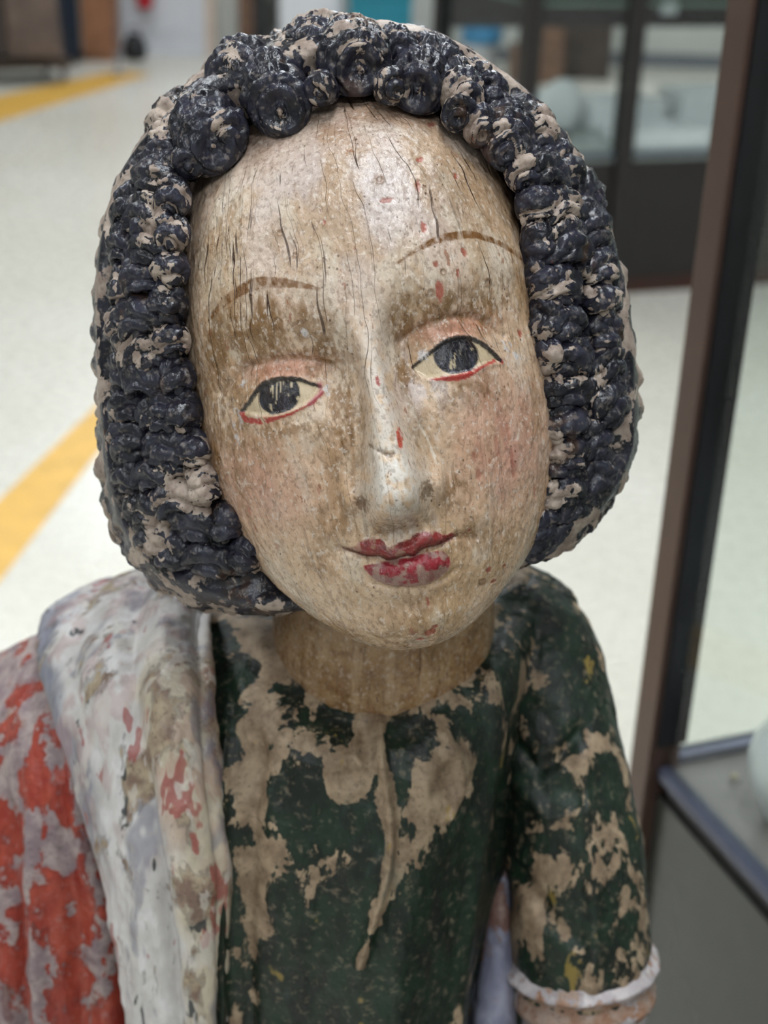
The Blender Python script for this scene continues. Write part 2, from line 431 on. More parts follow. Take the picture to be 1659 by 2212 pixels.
b = MB()
b.box((0, 0, .01), (.44, .32, .02))
for sx in (-1, 1): b.box((sx * .215, 0, .13), (.012, .32, .24))
for sy in (-1, 1): b.box((0, sy * .155, .13), (.44, .012, .24))
b.build('body', M_TEAL, tc); MB().box((0, -.165, .22), (.46, .012, .03)).box((0, .165, .22), (.46, .012, .03)).box((-.225, 0, .22), (.012, .34, .03)).box((.225, 0, .22), (.012, .34, .03)).build('rim', M_TEAL, tc)
gp = empty('grey_post', (.32, 10.5, 0)); tag(gp, 'thin grey steel post right of the teal crate', 'post')
MB().lathe((0, 0, .02), [(.035, 0), (.035, 1.9)], 16).build('pole', M_STEEL, gp, True); MB().lathe((0, 0, 0), [(.12, 0), (.12, .012), (.04, .02)], 20).build('base', M_STEEL, gp, True)
bb = empty('plastic_bin', (.56, 10.35, 0)); tag(bb, 'white bin with a bright blue bag hanging over its rim', 'bin')
MB().lathe((0, 0, 0), [(.10, 0), (.11, .01), (.13, .36), (.135, .38)], 24).build('body', M_WHITE, bb, True)
MB().lathe((.015, -.01, .22), [(.135, 0), (.145, .03), (.148, .16), (.142, .2), (.10, .19)], 24).build('bin_bag', M_BLUE, bb, True)
for i, (x, y, z, s, lb) in enumerate(((.95, 10.15, 0, (.36, .3, .24), 'lower brown cardboard box behind the right side of the hair'), (.98, 10.15, .241, (.28, .26, .2), 'upper brown cardboard box stacked behind the right side of the hair'), (1.3, 10.5, 0, (.4, .35, .5), 'tall dark cardboard box seen through the far cabinet glass'))):
    o = empty('cardboard_box', (x, y, z)); tag(o, lb, 'box', 'cardboard boxes by the far wall')
    MB().box((0, 0, s[2] / 2), s, 0, .004).build('carton', M_CARD if i < 2 else M_DKWOOD, o); MB().box((0, 0, s[2] - .0005), (.05, s[1] * 1.002, .003)).build('tape', M_TRIM, o)

def showcase(name, loc, rz, W, D, hdeck, H, ps, mats, label, shelf=None, back=None, mid=None):
    """glazed case: local x to the right along the near edge, y away; corner post at the origin"""
    mp, mb, md, mm = mats
    t = empty(name, (loc[0], loc[1], 0), rz); tag(t, label, 'display case')
    y0, y1 = (0, D) if D > 0 else (D, 0)
    MB().box((W / 2, (y0 + y1) / 2, .03), (W - .01, y1 - y0 - .01, .06)).build('plinth', M_PLINTH if mid else M_BLACK, t)
    zc = (.06 + hdeck - .02) / 2; hh = hdeck - .08
    for nm, c, d in (('side_panel', (.006, (y0 + y1) / 2, zc), (.018, y1 - y0 - ps, hh)), ('side_panel', (W - .006, (y0 + y1) / 2, zc), (.018, y1 - y0 - ps, hh)),
                     ('front_panel', (W / 2, y0 + .006, zc), (W - ps, .018, hh)), ('back_panel', (W / 2, y1 - .006, zc), (W - ps, .018, hh))):
        MB().box(c, d).build(nm, mb, t)
    for x in (0, W) + ((mid,) if mid else ()):
        for y in (y0, y1):
            p = MB().box((x, y, H / 2), (ps, ps, H), 0, .0015).build('post', mp, t)
            sx, sy = (1 if x == 0 else -1), (1 if y == y0 else -1)
            MB().box((x + sx * .003, y - sy * 0 + (sy * (ps / 2 + .001)), hdeck + (H - hdeck) / 2), (ps * .92, .004, H - hdeck - .06)).build('gasket', M_GASKET, p)
    dk = MB().box((W / 2, (y0 + y1) / 2, hdeck - .01), (W - .012, y1 - y0 - .012, .02)).build('deck', md, t)
    MB().box((W / 2, (y0 + y1) / 2, hdeck + .001), (W - .13, y1 - y0 - .13, .003)).build('deck_mat', mm, dk)
    for zz, nm in ((hdeck + .004, 'lower_rail'), (H - .02, 'upper_rail')):
        for c, d in (((0, (y0 + y1) / 2, zz), (.014, y1 - y0 - ps, .014)), ((W, (y0 + y1) / 2, zz), (.014, y1 - y0 - ps, .014)), ((W / 2, y0, zz), (W - ps, .014, .014)), ((W / 2, y1, zz), (W - ps, .014, .014))):
            MB().box(c, d, 0, .003).build(nm, M_RAIL, t)
    zg = (hdeck + .011 + H - .027) / 2; hg = H - .027 - hdeck - .011
    lit = y1 if D < 0 else y0                                   # the panes that the photograph looks through
    for c, d in (((0, (y0 + y1) / 2, zg), (.005, y1 - y0 - ps, hg)), *((((a_ + b_) / 2, lit, zg), (b_ - a_ - ps, .005, hg)) for a_, b_ in (((0, mid), (mid, W)) if mid else ((0, W),)))):
        MB().box(c, d).build('glass_pane', M_GLASS, t)
    MB().box((W / 2, (y0 + y1) / 2, H + .01), (W + ps, y1 - y0 + ps, .02)).build('top', mp, t)
    if shelf:
        s = MB().box((W / 2, (y0 + y1) / 2, shelf), (W - .03, y1 - y0 - .03, .008)).build('glass_shelf', M_GLASS, t)
        MB().box((W / 2, y0 + .016, shelf), (W - .03, .003, .009)).box((.016, (y0 + y1) / 2, shelf), (.003, y1 - y0 - .03, .009)).build('shelf_edge', M_GLASSEDGE, s)
    if back:
        MB().box((W / 2, y1 - .012, (hdeck + back + H) / 2), (W - ps, .01, H - hdeck - back - .06)).build('backboard', M_CABBACK, t)
    return t
near = showcase('display_case', (.230, .955), math.radians(20.9), .95, -1.45, .683, 1.95, .029, (M_BRONZE, M_PANEL, M_DECK, M_MAT), 'near glass display case with bronze corner post at the right edge')
farc = showcase('display_cabinet', (.411, 4.636), math.radians(19.6), 2.1, .78, .485, 1.95, .055, (M_CAB, M_CAB, M_DECK2, M_DECK2), 'dark wooden glazed cabinet in the background with white trays', shelf=.965, back=.30, mid=.37)
def place(o, case, x, y, z, rz=0.0):
    c, s = math.cos(case.rotation_euler.z), math.sin(case.rotation_euler.z)
    o.location = (case.location.x + x * c - y * s, case.location.y + x * s + y * c, z); o.rotation_euler.z = case.rotation_euler.z + rz
vase = empty('ceramic_vase'); tag(vase, 'white ceramic vase at the right edge inside the near display case', 'vase')
MB().lathe((0, 0, 0), [(.018, 0), (.024, .004), (.026, .012), (.036, .03), (.040, .05), (.037, .068), (.027, .085), (.0225, .10), (.026, .115), (.0335, .13), (.036, .145), (.032, .16), (.02, .175), (.016, .20), (.020, .21)], 40).build('body', M_CERAMIC, vase, True)
MB().lathe((0, 0, .21), [(.018, 0), (.021, .003), (.018, .006)], 40).build('rim', M_CERAMIC, vase, True)
place(vase, near, .063, -.10, .6875)
for i, (x, y, s) in enumerate(((.15, -.05, .004), (.19, -.075, .003), (.085, -.04, .0035), (.2, -.13, .003), (.12, -.16, .0035))):
    o = MB().lathe((0, 0, 0), [(s * .5, 0), (s, s * .4), (s * .9, s), (s * .4, s * 1.3)], 8).build('pebble', M_CREAM, None, True)
    place(o, near, x * .6, y, .6855); tag(o, 'tiny cream pebble on the grey deck of the near display case', 'pebble', 'pebbles in the near display case')
def tray(W, D, h, rim, label, x, y, z, rz):
    t = empty('enamel_tray'); tag(t, label, 'tray', 'white trays in the background cabinet')
    b = MB().box((0, 0, .004), (W, D, .008))
    b.build('bottom', M_DECK2, t)
    b = MB()
    for sx in (-1, 1): b.box((sx * (W / 2 - rim / 2), 0, h / 2 + .004), (rim, D, h), 0, .003)
    for sy in (-1, 1): b.box((0, sy * (D / 2 - rim / 2), h / 2 + .004), (W - 2 * rim, rim, h), 0, .003)
    b.build('rim', M_TRAY, t)
    place(t, farc, x, y, z, rz)
tray(.34, .22, .11, .03, 'long tall white tray left of the post in the dark cabinet', .24, .56, .489, .1)
tray(.30, .24, .06, .045, 'deep white tray with thick rim just right of the dark cabinet post', .58, .16, .489, .0)
tray(.34, .20, .05, .03, 'shallow white tray at the front right in the dark cabinet', .95, .14, .489, .05)
tray(.30, .20, .13, .03, 'tall white tray at the back right of the dark cabinet', .98, .52, .489, .0)
tray(.30, .20, .10, .03, 'white tray at the back middle of the dark cabinet', .62, .54, .489, .0)
tray(.24, .2, .06, .02, 'white tray farthest right in the dark cabinet', 1.45, .25, .489, -.2)
pl = empty('standing_plate'); tag(pl, 'white plate standing upright behind the dark cabinet post', 'plate')
MB().lathe((0, 0, .1), [(.03, 0), (.06, .004), (.098, .016), (.1, .02), (.06, .01), (.03, .006)], 32, 'Y').build('plate', M_CERAMIC, pl, True); MB().box((0, .02, .012), (.06, .06, .02)).build('stand', M_BLACK, pl); place(pl, farc, .30, .33, .489, .2)
cardo = MB().box((0, 0, .06), (.07, .003, .12)).build('label_card', M_WHITE, None); cardo.parent = farc; cardo.location = (.92, .755, .86)

# ------------------------------------------------------------------ materials of the carved figure
def face_material():
    n = NB('flesh_paint_on_wood')
    c = n.attr('paint')
    keep = n.attr('keep', True)          # 1 where crisp painted detail sits
    grime_shade = n.attr('grime_shade', True)  # stains plus the shade painted round eyes, nose and chin
    gco = n.attr('gco')
    dirt_shade = lin(118, 86, 50); pale = lin(210, 198, 186); deep = lin(84, 58, 38)
    a = n.noise(85, 3, .62, n.vec((1, 1, .55)))
    b = n.noise(330, 4, .68, n.vec((1, 1, .5), (3, 1, 7)))
    fac = n.math('MULTIPLY', n.step(n.math('ADD', n.math('MULTIPLY', a, .7), n.math('MULTIPLY', b, .35)), .47, .72), n.math('ADD', n.math('MULTIPLY', grime_shade, 1.3), .08))
    unk = n.math('SUBTRACT', 1.0, n.math('MULTIPLY', keep, .85))
    c = n.mix(n.math('MULTIPLY', n.math('MINIMUM', fac, .85), unk), c, dirt_shade)
    g2 = n.noise(620, 2, .6, n.vec((1, 1, .7), (9, 4, 2)))
    c = n.mix(n.math('MULTIPLY', n.step(g2, .52, .64), n.math('MULTIPLY', unk, .36)), c, deep)
    g3 = n.noise(520, 2, .65, n.vec((1, 1, .8), (1, 14, 5)))
    c = n.mix(n.math('MULTIPLY', n.step(g3, .55, .68), n.math('MULTIPLY', unk, .5)), c, pale)
    # small losses of the paint skin
    lo = n.noise(150, 4, .68, n.vec((1.2, 1.2, .5), (5, 5, 1)))
    loss = n.math('MULTIPLY', n.step(lo, .655, .675), n.math('SUBTRACT', 1.0, keep))
    c = n.mix(n.math('MULTIPLY', loss, .7), c, lin(134, 84, 58))
    # specks
    sp = n.voro(330, n.vec((1, 1, .8)))
    gate = n.step(n.noise(45, 2, .5, n.vec(loc=(2, 8, 1))), .5, .6)
    spk = n.math('MULTIPLY', n.math('SUBTRACT', 1.0, n.step(sp, .10, .17)), gate)
    c = n.mix(n.math('MULTIPLY', spk, .75), c, lin(70, 45, 28))
    # grain cracks: long, thin and following the wood
    def cracks(sc, loc, wdt, gsc, g0, g1):
        nn = n.noise(sc, 1, .5, n.vec((1, 1, .03), loc, gco))
        ln = n.math('SUBTRACT', 1.0, n.step(n.math('ABSOLUTE', n.math('SUBTRACT', nn, .5)), wdt * .35, wdt))
        return n.math('MULTIPLY', ln, n.step(n.noise(gsc, 2, .6, n.vec((1.6, 1.6, .22), loc, gco)), g0, g1))
    k1 = cracks(150, (.3, .7, 2.1), .0085, 60, .495, .55)
    k2 = cracks(300, (4.3, 1.7, .4), .012, 110, .52, .57)
    k = n.math('MAXIMUM', k1, n.math('MULTIPLY', k2, .85))
    k = n.math('MULTIPLY', k, n.attr('crack', True))
    c = n.mix(n.math('MULTIPLY', k, .85), c, lin(58, 38, 24))
    r = n.map(g3, .3, .7, .22, .42)
    h = n.math('SUBTRACT', n.math('MULTIPLY', b, 1.0), n.math('MULTIPLY', n.math('MULTIPLY', k1, n.attr('crack', True)), 1.0))
    return n.fin(c, r, n.bump(h, .6, .0009), spec=.45)

def flaked(name, paint, ground, cut=(.5, .53), sc=70, stretch=.6, rough=(.3, .5), extra=(), mott=None, bumpd=.0012, bstr=.7, wearw=1.0):
    """old paint over a pale ground: worn through where noise plus the 'wear' attribute passes the cut"""
    n = NB(name)
    w1 = n.noise(sc, 4, .64, n.vec((1, 1, stretch)), .4)
    w2 = n.noise(sc * 3.6, 3, .65, n.vec((1, 1, stretch), (5, 2, 9)))
    wr = n.math('ADD', n.math('ADD', n.math('MULTIPLY', w1, .78), n.math('MULTIPLY', w2, .22)), n.math('MULTIPLY', n.attr('wear', True), wearw))
    worn = n.step(wr, cut[0], cut[1])
    f1 = n.noise(sc * 1.7, 3, .6, n.vec((1, 1, stretch), (11, 3, 1)))
    if paint[0] == 'attr':
        base = n.attr('paint'); pc = n.mix(n.step(f1, .3, .7), n.mix(1.0, base, (.72, .70, .68), 'MULTIPLY'), base); paint = (lin(90, 80, 75), None)
    else: pc = n.mix(n.step(f1, .35, .65), paint[0], paint[1])
    gc = n.mix(n.step(n.noise(sc * 2.3, 2, .6, n.vec(loc=(2, 6, 4))), .35, .68), ground[0], ground[1])
    gc = n.mix(n.math('MULTIPLY', n.step(n.noise(sc * 9, 2, .6), .52, .7), .45), gc, tuple(q * .35 for q in ground[0]))
    edge = n.math('MULTIPLY', n.step(wr, cut[0] - .035, cut[0]), n.math('SUBTRACT', 1.0, worn))
    c = n.mix(worn, pc, gc)
    c = n.mix(n.math('MULTIPLY', edge, .45), c, tuple(q * .55 for q in paint[0]))
    for k, (ec, s2, a, b2, loc, amt) in enumerate(extra):
        m = n.step(n.noise(s2, 3, .66, n.vec((1, 1, stretch), loc), .3), a, b2)
        c = n.mix(n.math('MULTIPLY', m, amt), c, ec)
    c = n.mix(n.math('MULTIPLY', n.step(n.noise(sc * 6, 2, .6, n.vec(loc=(7, 7, 2))), .54, .74), .2), c, tuple(min(1, q * 1.3 + .03) for q in ground[1]))
    r = n.map(worn, 0, 1, rough[0], rough[1])
    h = n.noise(sc * 3.6, 4, .72, n.vec((1, 1, stretch), (5, 2, 9)))
    return n.fin(c, r, n.bump(h, bstr, bumpd), spec=.34)

MAT_FACE = face_material()
MAT_HAIR = flaked('black_hair_paint', (lin(24, 24, 31), lin(44, 44, 56)), (lin(136, 119, 108), lin(172, 156, 143)), (.562, .58), 56, .8, (.27, .5),
                  extra=((lin(78, 55, 38), 45, .60, .68, (3, 3, 3), .5), (lin(150, 60, 45), 60, .74, .76, (8, 1, 3), .7)), bumpd=.0010, bstr=.55)
MAT_TUNIC = flaked('green_tunic_paint', (lin(20, 26, 21), lin(25, 43, 31)), (lin(122, 102, 82), lin(156, 136, 112)), (.575, .60), 46, .5, (.42, .55),
                   extra=((lin(140, 118, 58), 55, .66, .70, (3, 9, 3), .7), (lin(62, 82, 78), 28, .62, .72, (1, 1, 6), .4)), bumpd=.0015)
MAT_BAND = flaked('grey_white_stole_paint', ('attr', None), (lin(118, 96, 84), lin(164, 148, 124)), (.55, .58), 40, .45, (.36, .5),
                  extra=((lin(104, 104, 120), 30, .54, .62, (9, 5, 1), .55), (lin(142, 62, 56), 42, .62, .64, (4, 2, 8), .75), (lin(40, 46, 48), 55, .655, .675, (2, 4, 4), .9), (lin(196, 190, 182), 60, .58, .62, (7, 1, 2), .5)), bumpd=.0015)
MAT_MANTLE = flaked('red_mantle_paint', (lin(134, 46, 36), lin(156, 66, 50)), (lin(126, 108, 112), lin(158, 142, 138)), (.53, .555), 45, .6, (.34, .5),
                    extra=((lin(150, 108, 62), 20, .60, .72, (4, 2, 8), .6), (lin(86, 44, 40), 50, .64, .68, (9, 5, 1), .6)), bumpd=.0015)
MAT_CUFF = flaked('white_cuff_paint', (lin(158, 150, 152), lin(182, 174, 174)), (lin(136, 100, 78), lin(160, 140, 128)), (.53, .56), 50, .8, (.36, .5), bumpd=.0015)
MAT_LINING = flaked('blue_grey_lining_paint', (lin(108, 108, 126), lin(140, 140, 156)), (lin(96, 68, 60), lin(136, 112, 104)), (.56, .60), 40, .6, (.36, .5), bumpd=.0015)

# ------------------------------------------------------------------ the carved figure: head
BASE = Vector((0.0, 0.60, 0.0))
statue = empty('painted_wooden_statue', BASE)
tag(statue, 'painted wooden statue of a youth with dark carved curls, green tunic and red mantle', 'statue')
HEAD_M = Matrix(((0.9803, -0.0141, -0.1969, -0.006), (0.0675, 0.9613, 0.2673, 0.5638), (0.1855, -0.2753, 0.9433, 1.1487), (0, 0, 0, 1)))
HEAD_L = Matrix.Translation(-BASE) @ HEAD_M

HEAD = np.array([(122,2,2,2,0),(118,26,26,30,0),(108,46,48,52,0),(92,62,68,70,0),(72,72,82,82,0),(48,78,91,88,0),(22,80.5,95,90,0),(0,81,95,90,0),
(-25,79,94,88,1),(-48,74.5,92.5,80,6),(-68,68,90,72,14),(-84,60,86,64,24),(-95,51,79,56,31),(-101,42,69,48,35),(-102,33,56,40,35),(-98,26,40,32,30),(-92,15,20,20,24)], float)
HS = np.concatenate([[0], np.cumsum(np.hypot(np.diff(HEAD[:, 0]), np.diff(HEAD[:, 2])))]); HS /= HS[-1]
def head_base(v, ph):
    z, w_, f, b, l = [spline(HS, HEAD[:, i], v) for i in range(5)]
    s, c = np.sin(ph), np.cos(ph); e = .94
    x = w_ * np.sign(s) * np.abs(s) ** e
    x = np.where(x > 0, x * (.985 + .03 * np.clip((-20 - z) / 60, 0, 1)), x)
    y = np.where(c > 0, -f, b) * np.abs(c) ** e
    return np.stack([x, y, z + l * np.where(c > 0, 1 - c, 1 - .35 * c)], -1)
BROW_L = [(-55.6,38.2,0.5),(-50.8,41.8,1.17),(-44.6,45.1,1.5),(-37.8,47.2,1.83),(-29.8,46.9,1.67),(-21.4,44.7,1.0),(-13.4,41.8,0.5)]
BROW_R = [(15.9,46.2,0.25),(21.5,48.7,0.58),(29.1,51.5,1.0),(36.2,52.6,1.17),(43.3,52.3,1.17),(50.2,50.1,0.92),(57.2,46.2,0.75),(62.5,41.5,0.5),(66.7,35.6,0.33)]
EYE_L = [(-50.1,2.4),(-46.6,5.4),(-42.9,9.5),(-40.3,11.3),(-36.0,12.0),(-33.3,12.0),(-27.5,10.9),(-24.2,9.1),(-20.5,7.2),(-20.1,5.8),(-24.5,2.8),(-29.1,1.0),(-34.8,-0.2),(-40.3,-0.2),(-45.5,0.6),(-48.8,1.3)]
EYE_R = [(16.4,8.4),(19.8,10.2),(25.1,13.5),(29.6,15.7),(35.7,16.1),(40.2,14.6),(43.4,11.7),(46.2,8.0),(48.3,4.7),(47.0,5.0),(40.3,5.0),(37.1,3.9),(32.5,3.5),(27.1,3.9),(21.5,3.5),(18.1,5.8)]
LIDRED_L = [(-50.4,1.7,0.67),(-48.7,-0.9,1.17),(-44.3,-2.0,1.17),(-38.8,-2.0,0.83),(-33.3,-1.3,0.5),(-27.5,0.2,0.5),(-22.9,2.1,0.67),(-19.8,4.7,0.67)]
LIDRED_R = [(21.5,3.2,0.25),(26.8,2.4,0.83),(33.1,2.4,1.17),(36.8,3.2,0.83),(40.6,4.3,0.42),(47.0,5.4,0.5),(48.6,4.3,0.75)]
CREASE_L = [(-59.5,9.5,0.67),(-52.3,15.0,0.67),(-43.9,18.7,0.67),(-32.8,19.4,0.67),(-22.8,17.2,0.67),(-14.9,14.3,0.67)]
CREASE_R = [(13.2,18.7,0.67),(19.7,21.3,0.67),(27.8,23.9,0.67),(38.5,23.9,0.67),(47.0,19.8,0.67),(52.5,13.5,0.67)]
LIP_UP = [(-20.3,-53.4),(-17.6,-53.1),(-13.9,-51.0),(-9.7,-50.3),(-6.3,-51.4),(-5.2,-52.9),(-3.7,-54.7),(-0.5,-53.6),(2.9,-53.3),(6.4,-51.4),(10.4,-51.0),(13.9,-51.7),(16.6,-53.9),(19.3,-53.8),(21.1,-55.6),(14.0,-57.6),(8.4,-57.6),(4.7,-59.9),(1.3,-59.2),(-4.3,-59.9),(-7.6,-58.0),(-12.6,-56.9),(-17.5,-54.9)]
LIP_LINE = [(-22.0,-53.0,0.67),(-17.5,-54.6,0.67),(-12.6,-56.9,0.67),(-7.6,-58.0,0.67),(-4.3,-59.9,0.67),(1.3,-58.8,0.67),(4.7,-59.5,0.67),(8.4,-57.3,0.67),(14.0,-57.2,0.67),(18.8,-55.6,0.67),(23.1,-55.5,0.67),(27.6,-57.8,0.5)]
LIP_LO = [(-14.4,-60.5),(-9.3,-60.2),(-3.6,-60.2),(2.1,-59.9),(9.4,-59.1),(13.5,-59.4),(16.1,-60.8),(17.6,-63.6),(16.7,-66.9),(13.6,-69.5),(8.2,-71.5),(2.0,-71.6),(-4.1,-70.1),(-9.0,-67.9),(-12.1,-64.9)]
LIPFOLD = [(-15.3,-62.3,0.5),(-13.0,-67.0,0.5),(-8.9,-69.3,0.5),(-3.4,-71.6,0.5),(3.4,-73.0,0.5),(8.8,-72.6,0.5),(14.4,-71.0,0.5),(19.1,-67.9,0.5)]
RED = [(29.3,34.2,1.5,4.34),(28.9,43.3,1.17,1.5),(40.2,46.2,1.0,1.84),(27.4,57.5,1.0,2.67),(28.1,72.8,1.0,2.67),(15.8,69.5,2.34,1.17),(30.6,82.7,1.5,0.84),(43.1,74.8,0.84,1.34),(6.0,-91.8,2.67,1.5),(1.4,-94.4,1.67,1.0),(8.3,-89.8,1.34,0.84),(31.5,-27.4,1.0,2.0),(32.4,-34.6,1.17,2.51),(45.6,-33.7,0.84,6.68),(40.4,-25.1,1.0,5.01),(53.8,-47.3,0.67,3.34),(45.6,-21.1,0.67,4.17),(-25.9,-30.7,0.67,1.67),(-54.0,-36.2,0.84,2.34),(-53.4,-43.7,0.67,2.0),(-46.4,-51.3,0.67,2.0),(31.5,-72.2,1.34,1.17),(33.0,-77.9,1.5,0.84),(38.3,-73.2,1.0,0.84),(-62.1,89.9,1.0,2.67),(-64.2,84.8,0.84,2.34),(-7.8,65.1,0.84,1.17),(37.6,96.0,1.67,1.17),(33.6,99.7,1.0,0.67),(36.5,39.3,0.67,1.67),(59.1,13.2,0.67,2.0),(26.2,-54.6,0.67,0.84),(7.0,-79.1,0.67,2.34)]
KNOT = [(-24.4,64.1,1.5,1.5),(14.5,77.4,1.84,1.84),(31.2,40.4,1.34,1.34),(26.0,34.2,1.34,1.34),(47.9,34.2,1.67,1.67),(-22.1,31.2,1.5,1.34),(-20.2,55.4,1.17,1.17),(28.4,-76.2,1.67,1.67),(-57.5,-63.6,1.17,1.17),(17.6,34.2,1.0,1.0),(-10.0,51.9,0.84,0.84),(-38.4,43.3,0.84,0.84)]
WHITE = [(-52.9,-0.5,2.34,4.34),(-53.3,-7.9,1.5,2.34),(52.6,9.8,2.0,3.67),(53.7,4.7,2.67,3.01),(-21.8,27.9,1.17,2.0),(-54.5,5.8,1.34,1.67),(-49.7,12.4,1.67,1.34),(-18.2,4.7,1.17,2.34),(21.3,11.7,2.0,2.34)]
BLUSH = [(-48.5,-25.1,20.04,18.37),(44.8,-26.2,18.37,23.38),(41.2,-14.5,6.68,20.04),(35.9,20.9,11.69,5.01),(-33.4,15.4,11.69,4.17)]
def paint(C, mask, rgb, amt=1.0):
    m = (np.clip(mask, 0, 1) * amt)[..., None]
    return C * (1 - m) + np.array(lin(*rgb)) * m
def blob(X, Z, spot, nz, rag=.45):
    x, z, a, b = spot
    return 1 - ss(.75, 1.05, np.hypot((X - x) / a, (Z - z) / b) + (nz - .5) * 2 * rag)
def make_face():
    nv = 690
    ph = np.radians(np.concatenate([np.linspace(-112, 112, 610), np.linspace(112, 248, 50)[1:-1]]))
    v = np.linspace(.03, 1, nv)
    vv, pp = np.meshgrid(v, ph, indexing='ij')
    B = head_base(vv, pp); X, Y, Z = B[..., 0], B[..., 1], B[..., 2]
    N = normals(B, True)
    if N[nv // 2, 305, 1] > 0: N = -N
    fr = ss(5, -25, Y)
    D = np.zeros_like(X); Fw = np.zeros_like(X)
    Pn = B.astype(np.float32)
    low = fbm(Pn * .035, 3, 5) - .5
    med = fbm(Pn * np.array([.16, .16, .10]), 4, 9) - .5
    fine = fbm(Pn * np.array([.55, .55, .3]), 4, 21)
    rag = fbm(Pn * .9, 3, 33)
    # --- eye sockets, lids, brows
    for sx, xe, ze in ((-1, -34.0, 5.0), (1, 33.0, 9.0)):
        D -= 7.0 * G(X - xe, 17, Z - ze - 5, 10.5)
        D -= 5.4 * G(X - sx * 15.5 - 0.5, 6.0, Z - ze - 5, 10)
        D += 6.4 * G(X - xe, 12.5, Z - ze - 1, 7.2)
        D += 1.6 * G(X - xe, 18, Z - ze - 32, 9)
        D += 1.2 * G(X - xe, 13, Z - ze + 13, 5)
    for cr in (CREASE_L, CREASE_R):
        d, _ = seg_dist(X, Z, smooth_poly(cr, 4, False)); D -= 1.5 * np.exp(-(d / 1.5) ** 2) * fr
    eyes = []
    for E in (EYE_L, EYE_R):
        Es = smooth_poly(E, 4); d = sd_poly(X, Z, Es); eyes.append((E, d))
        D += np.where(Y < 0, -.9 * (1 - ss(-.9, .35, d)) + .45 * np.exp(-((d - .9) / .9) ** 2), 0)
    # --- nose
    zc = np.array([-60, -52, -47, -43, -38, -31, -22, -10, 4, 16, 26, 36.0])
    hz = np.array([0, 0.2, 2.0, 11.5, 20.6, 22.0, 18.2, 13.2, 9.2, 5.6, 2.2, 0.0])
    sg = np.array([9, 9.5, 10.2, 10.6, 10.8, 10.4, 8.8, 6.6, 5.2, 5.0, 6.5, 8.0])
    xc0 = np.array([1.0, 1.0, 1.0, 1.2, 1.6, 2.0, 2.0, 1.8, 1.2, .8, .4, 0])
    zq = np.clip(Z, -60, 36)
    hN = spline(zc, hz, zq) * ((Z > -60) & (Z < 36)); sN = spline(zc, sg, zq); xN = spline(zc, xc0, zq)
    q = np.abs(X - xN) / sN
    Fw += np.clip(hN, 0, None) * np.exp(-q ** 3.8)
    xt = 1.0
    for sx in (-1, 1):
        Fw += 4.6 * G(X - xt - sx * 16.0, 3.4, Z + 35, 4.4)                 # wing
        Fw -= 3.6 * G(X - xt - sx * 11.6, 1.9, Z + 36.5, 3.6)                 # nostril hollow between wing and ball
        Fw -= 2.6 * G(X - xt - sx * 20.6, 1.8, Z + 34, 4.6)
    Fw += 2.8 * G(X - xt, 4.8, Z + 44.5, 2.8)
    # --- cheeks, mouth, chin
    D += 2.2 * G(X + 46, 20, Z + 22, 20) + 2.2 * G(X - 46, 20, Z + 22, 20)
    Fw += 4.5 * G(X - 1.0, 22, Z + 60, 15)
    up = sd_poly(X, Z, smooth_poly(LIP_UP, 3)); lo_ = sd_poly(X, Z, smooth_poly(LIP_LO, 3))
    Fw += 1.8 * (1 - ss(-2.6, 1.2, up)) * fr + 2.2 * (1 - ss(-5.5, 1.0, lo_)) * fr
    dl, _ = seg_dist(X, Z, smooth_poly(LIP_LINE, 4, False)); Fw -= 2.3 * np.exp(-(dl / 1.25) ** 2) * fr
    df, _ = seg_dist(X, Z, smooth_poly(LIPFOLD, 4, False)); Fw -= 1.4 * np.exp(-(df / 1.1) ** 2) * fr
    Fw -= 1.8 * G(X + 23.5, 3.2, Z + 54, 3) + 1.8 * G(X - 27.5, 3.2, Z + 57, 3)
    Fw -= 2.6 * G(X - 2, 15, Z + 77.5, 3.8)
    Fw -= .9 * G(X - 2.4, 2.2, Z + 50, 3.2)
    Fw += 3.4 * G(X - 1, 15, Z + 90, 8)
    # --- chips, knots, wear of the surface
    D += low * 1.3 + med * 1.1 + (fine - .5) * .55
    lose = np.zeros_like(X)
    for s_ in RED: lose = np.maximum(lose, blob(X, Z, s_, rag) * fr)
    D -= .28 * lose
    for x, z, a, b in KNOT:
        r = np.hypot((X - x) / a, (Z - z) / b); D += (np.exp(-((r - .8) / .22) ** 2) * .35 - .35 * np.exp(-(r / .45) ** 2)) * fr
    Fw -= .8 * np.exp(-(seg_dist(X, Z, [(-4.5, -15.5), (-2.5, -17), (-.5, -17.6), (1.5, -19.5), (3.5, -19)])[0] / .8) ** 2) * fr        # chip across the bridge
    D -= np.exp(-(seg_dist(X, Z, [(10.5, 2), (13, -8), (17, -17), (19, -25)])[0] / .5) ** 2) * .5 * fr
    P = B + N * D[..., None] + np.array([0, -1.0, 0]) * (Fw * fr)[..., None]

    # --- colours
    def n3(sx, sz, seed, o=4): return fbm(Pn * np.array([sx, sx, sz]), o, seed)
    C = np.zeros(X.shape + (3,)) + np.array(lin(199, 171, 143))
    C = paint(C, G(X - 6, 42, Z - 74, 30) * fr, (180, 167, 162), .95)
    st = n3(.06, .03, 41)
    C = paint(C, ss(.42, .68, st), (164, 132, 94), .65)
    st2 = n3(.10, .05, 47)
    C = paint(C, ss(.5, .72, st2), (202, 190, 172), .55)
    bl = np.zeros_like(X)
    for x, z, a, b in BLUSH: bl = np.maximum(bl, G(X - x, a * .75, Z - z, b * .75))
    C = paint(C, bl * (.35 + .9 * n3(.12, .05, 53)) * fr, (184, 130, 114), .8)
    C = paint(C, G(X - 43, 9, Z + 25, 16) * ss(.42, .6, n3(.3, .06, 57)) * fr, (156, 96, 86), .45)
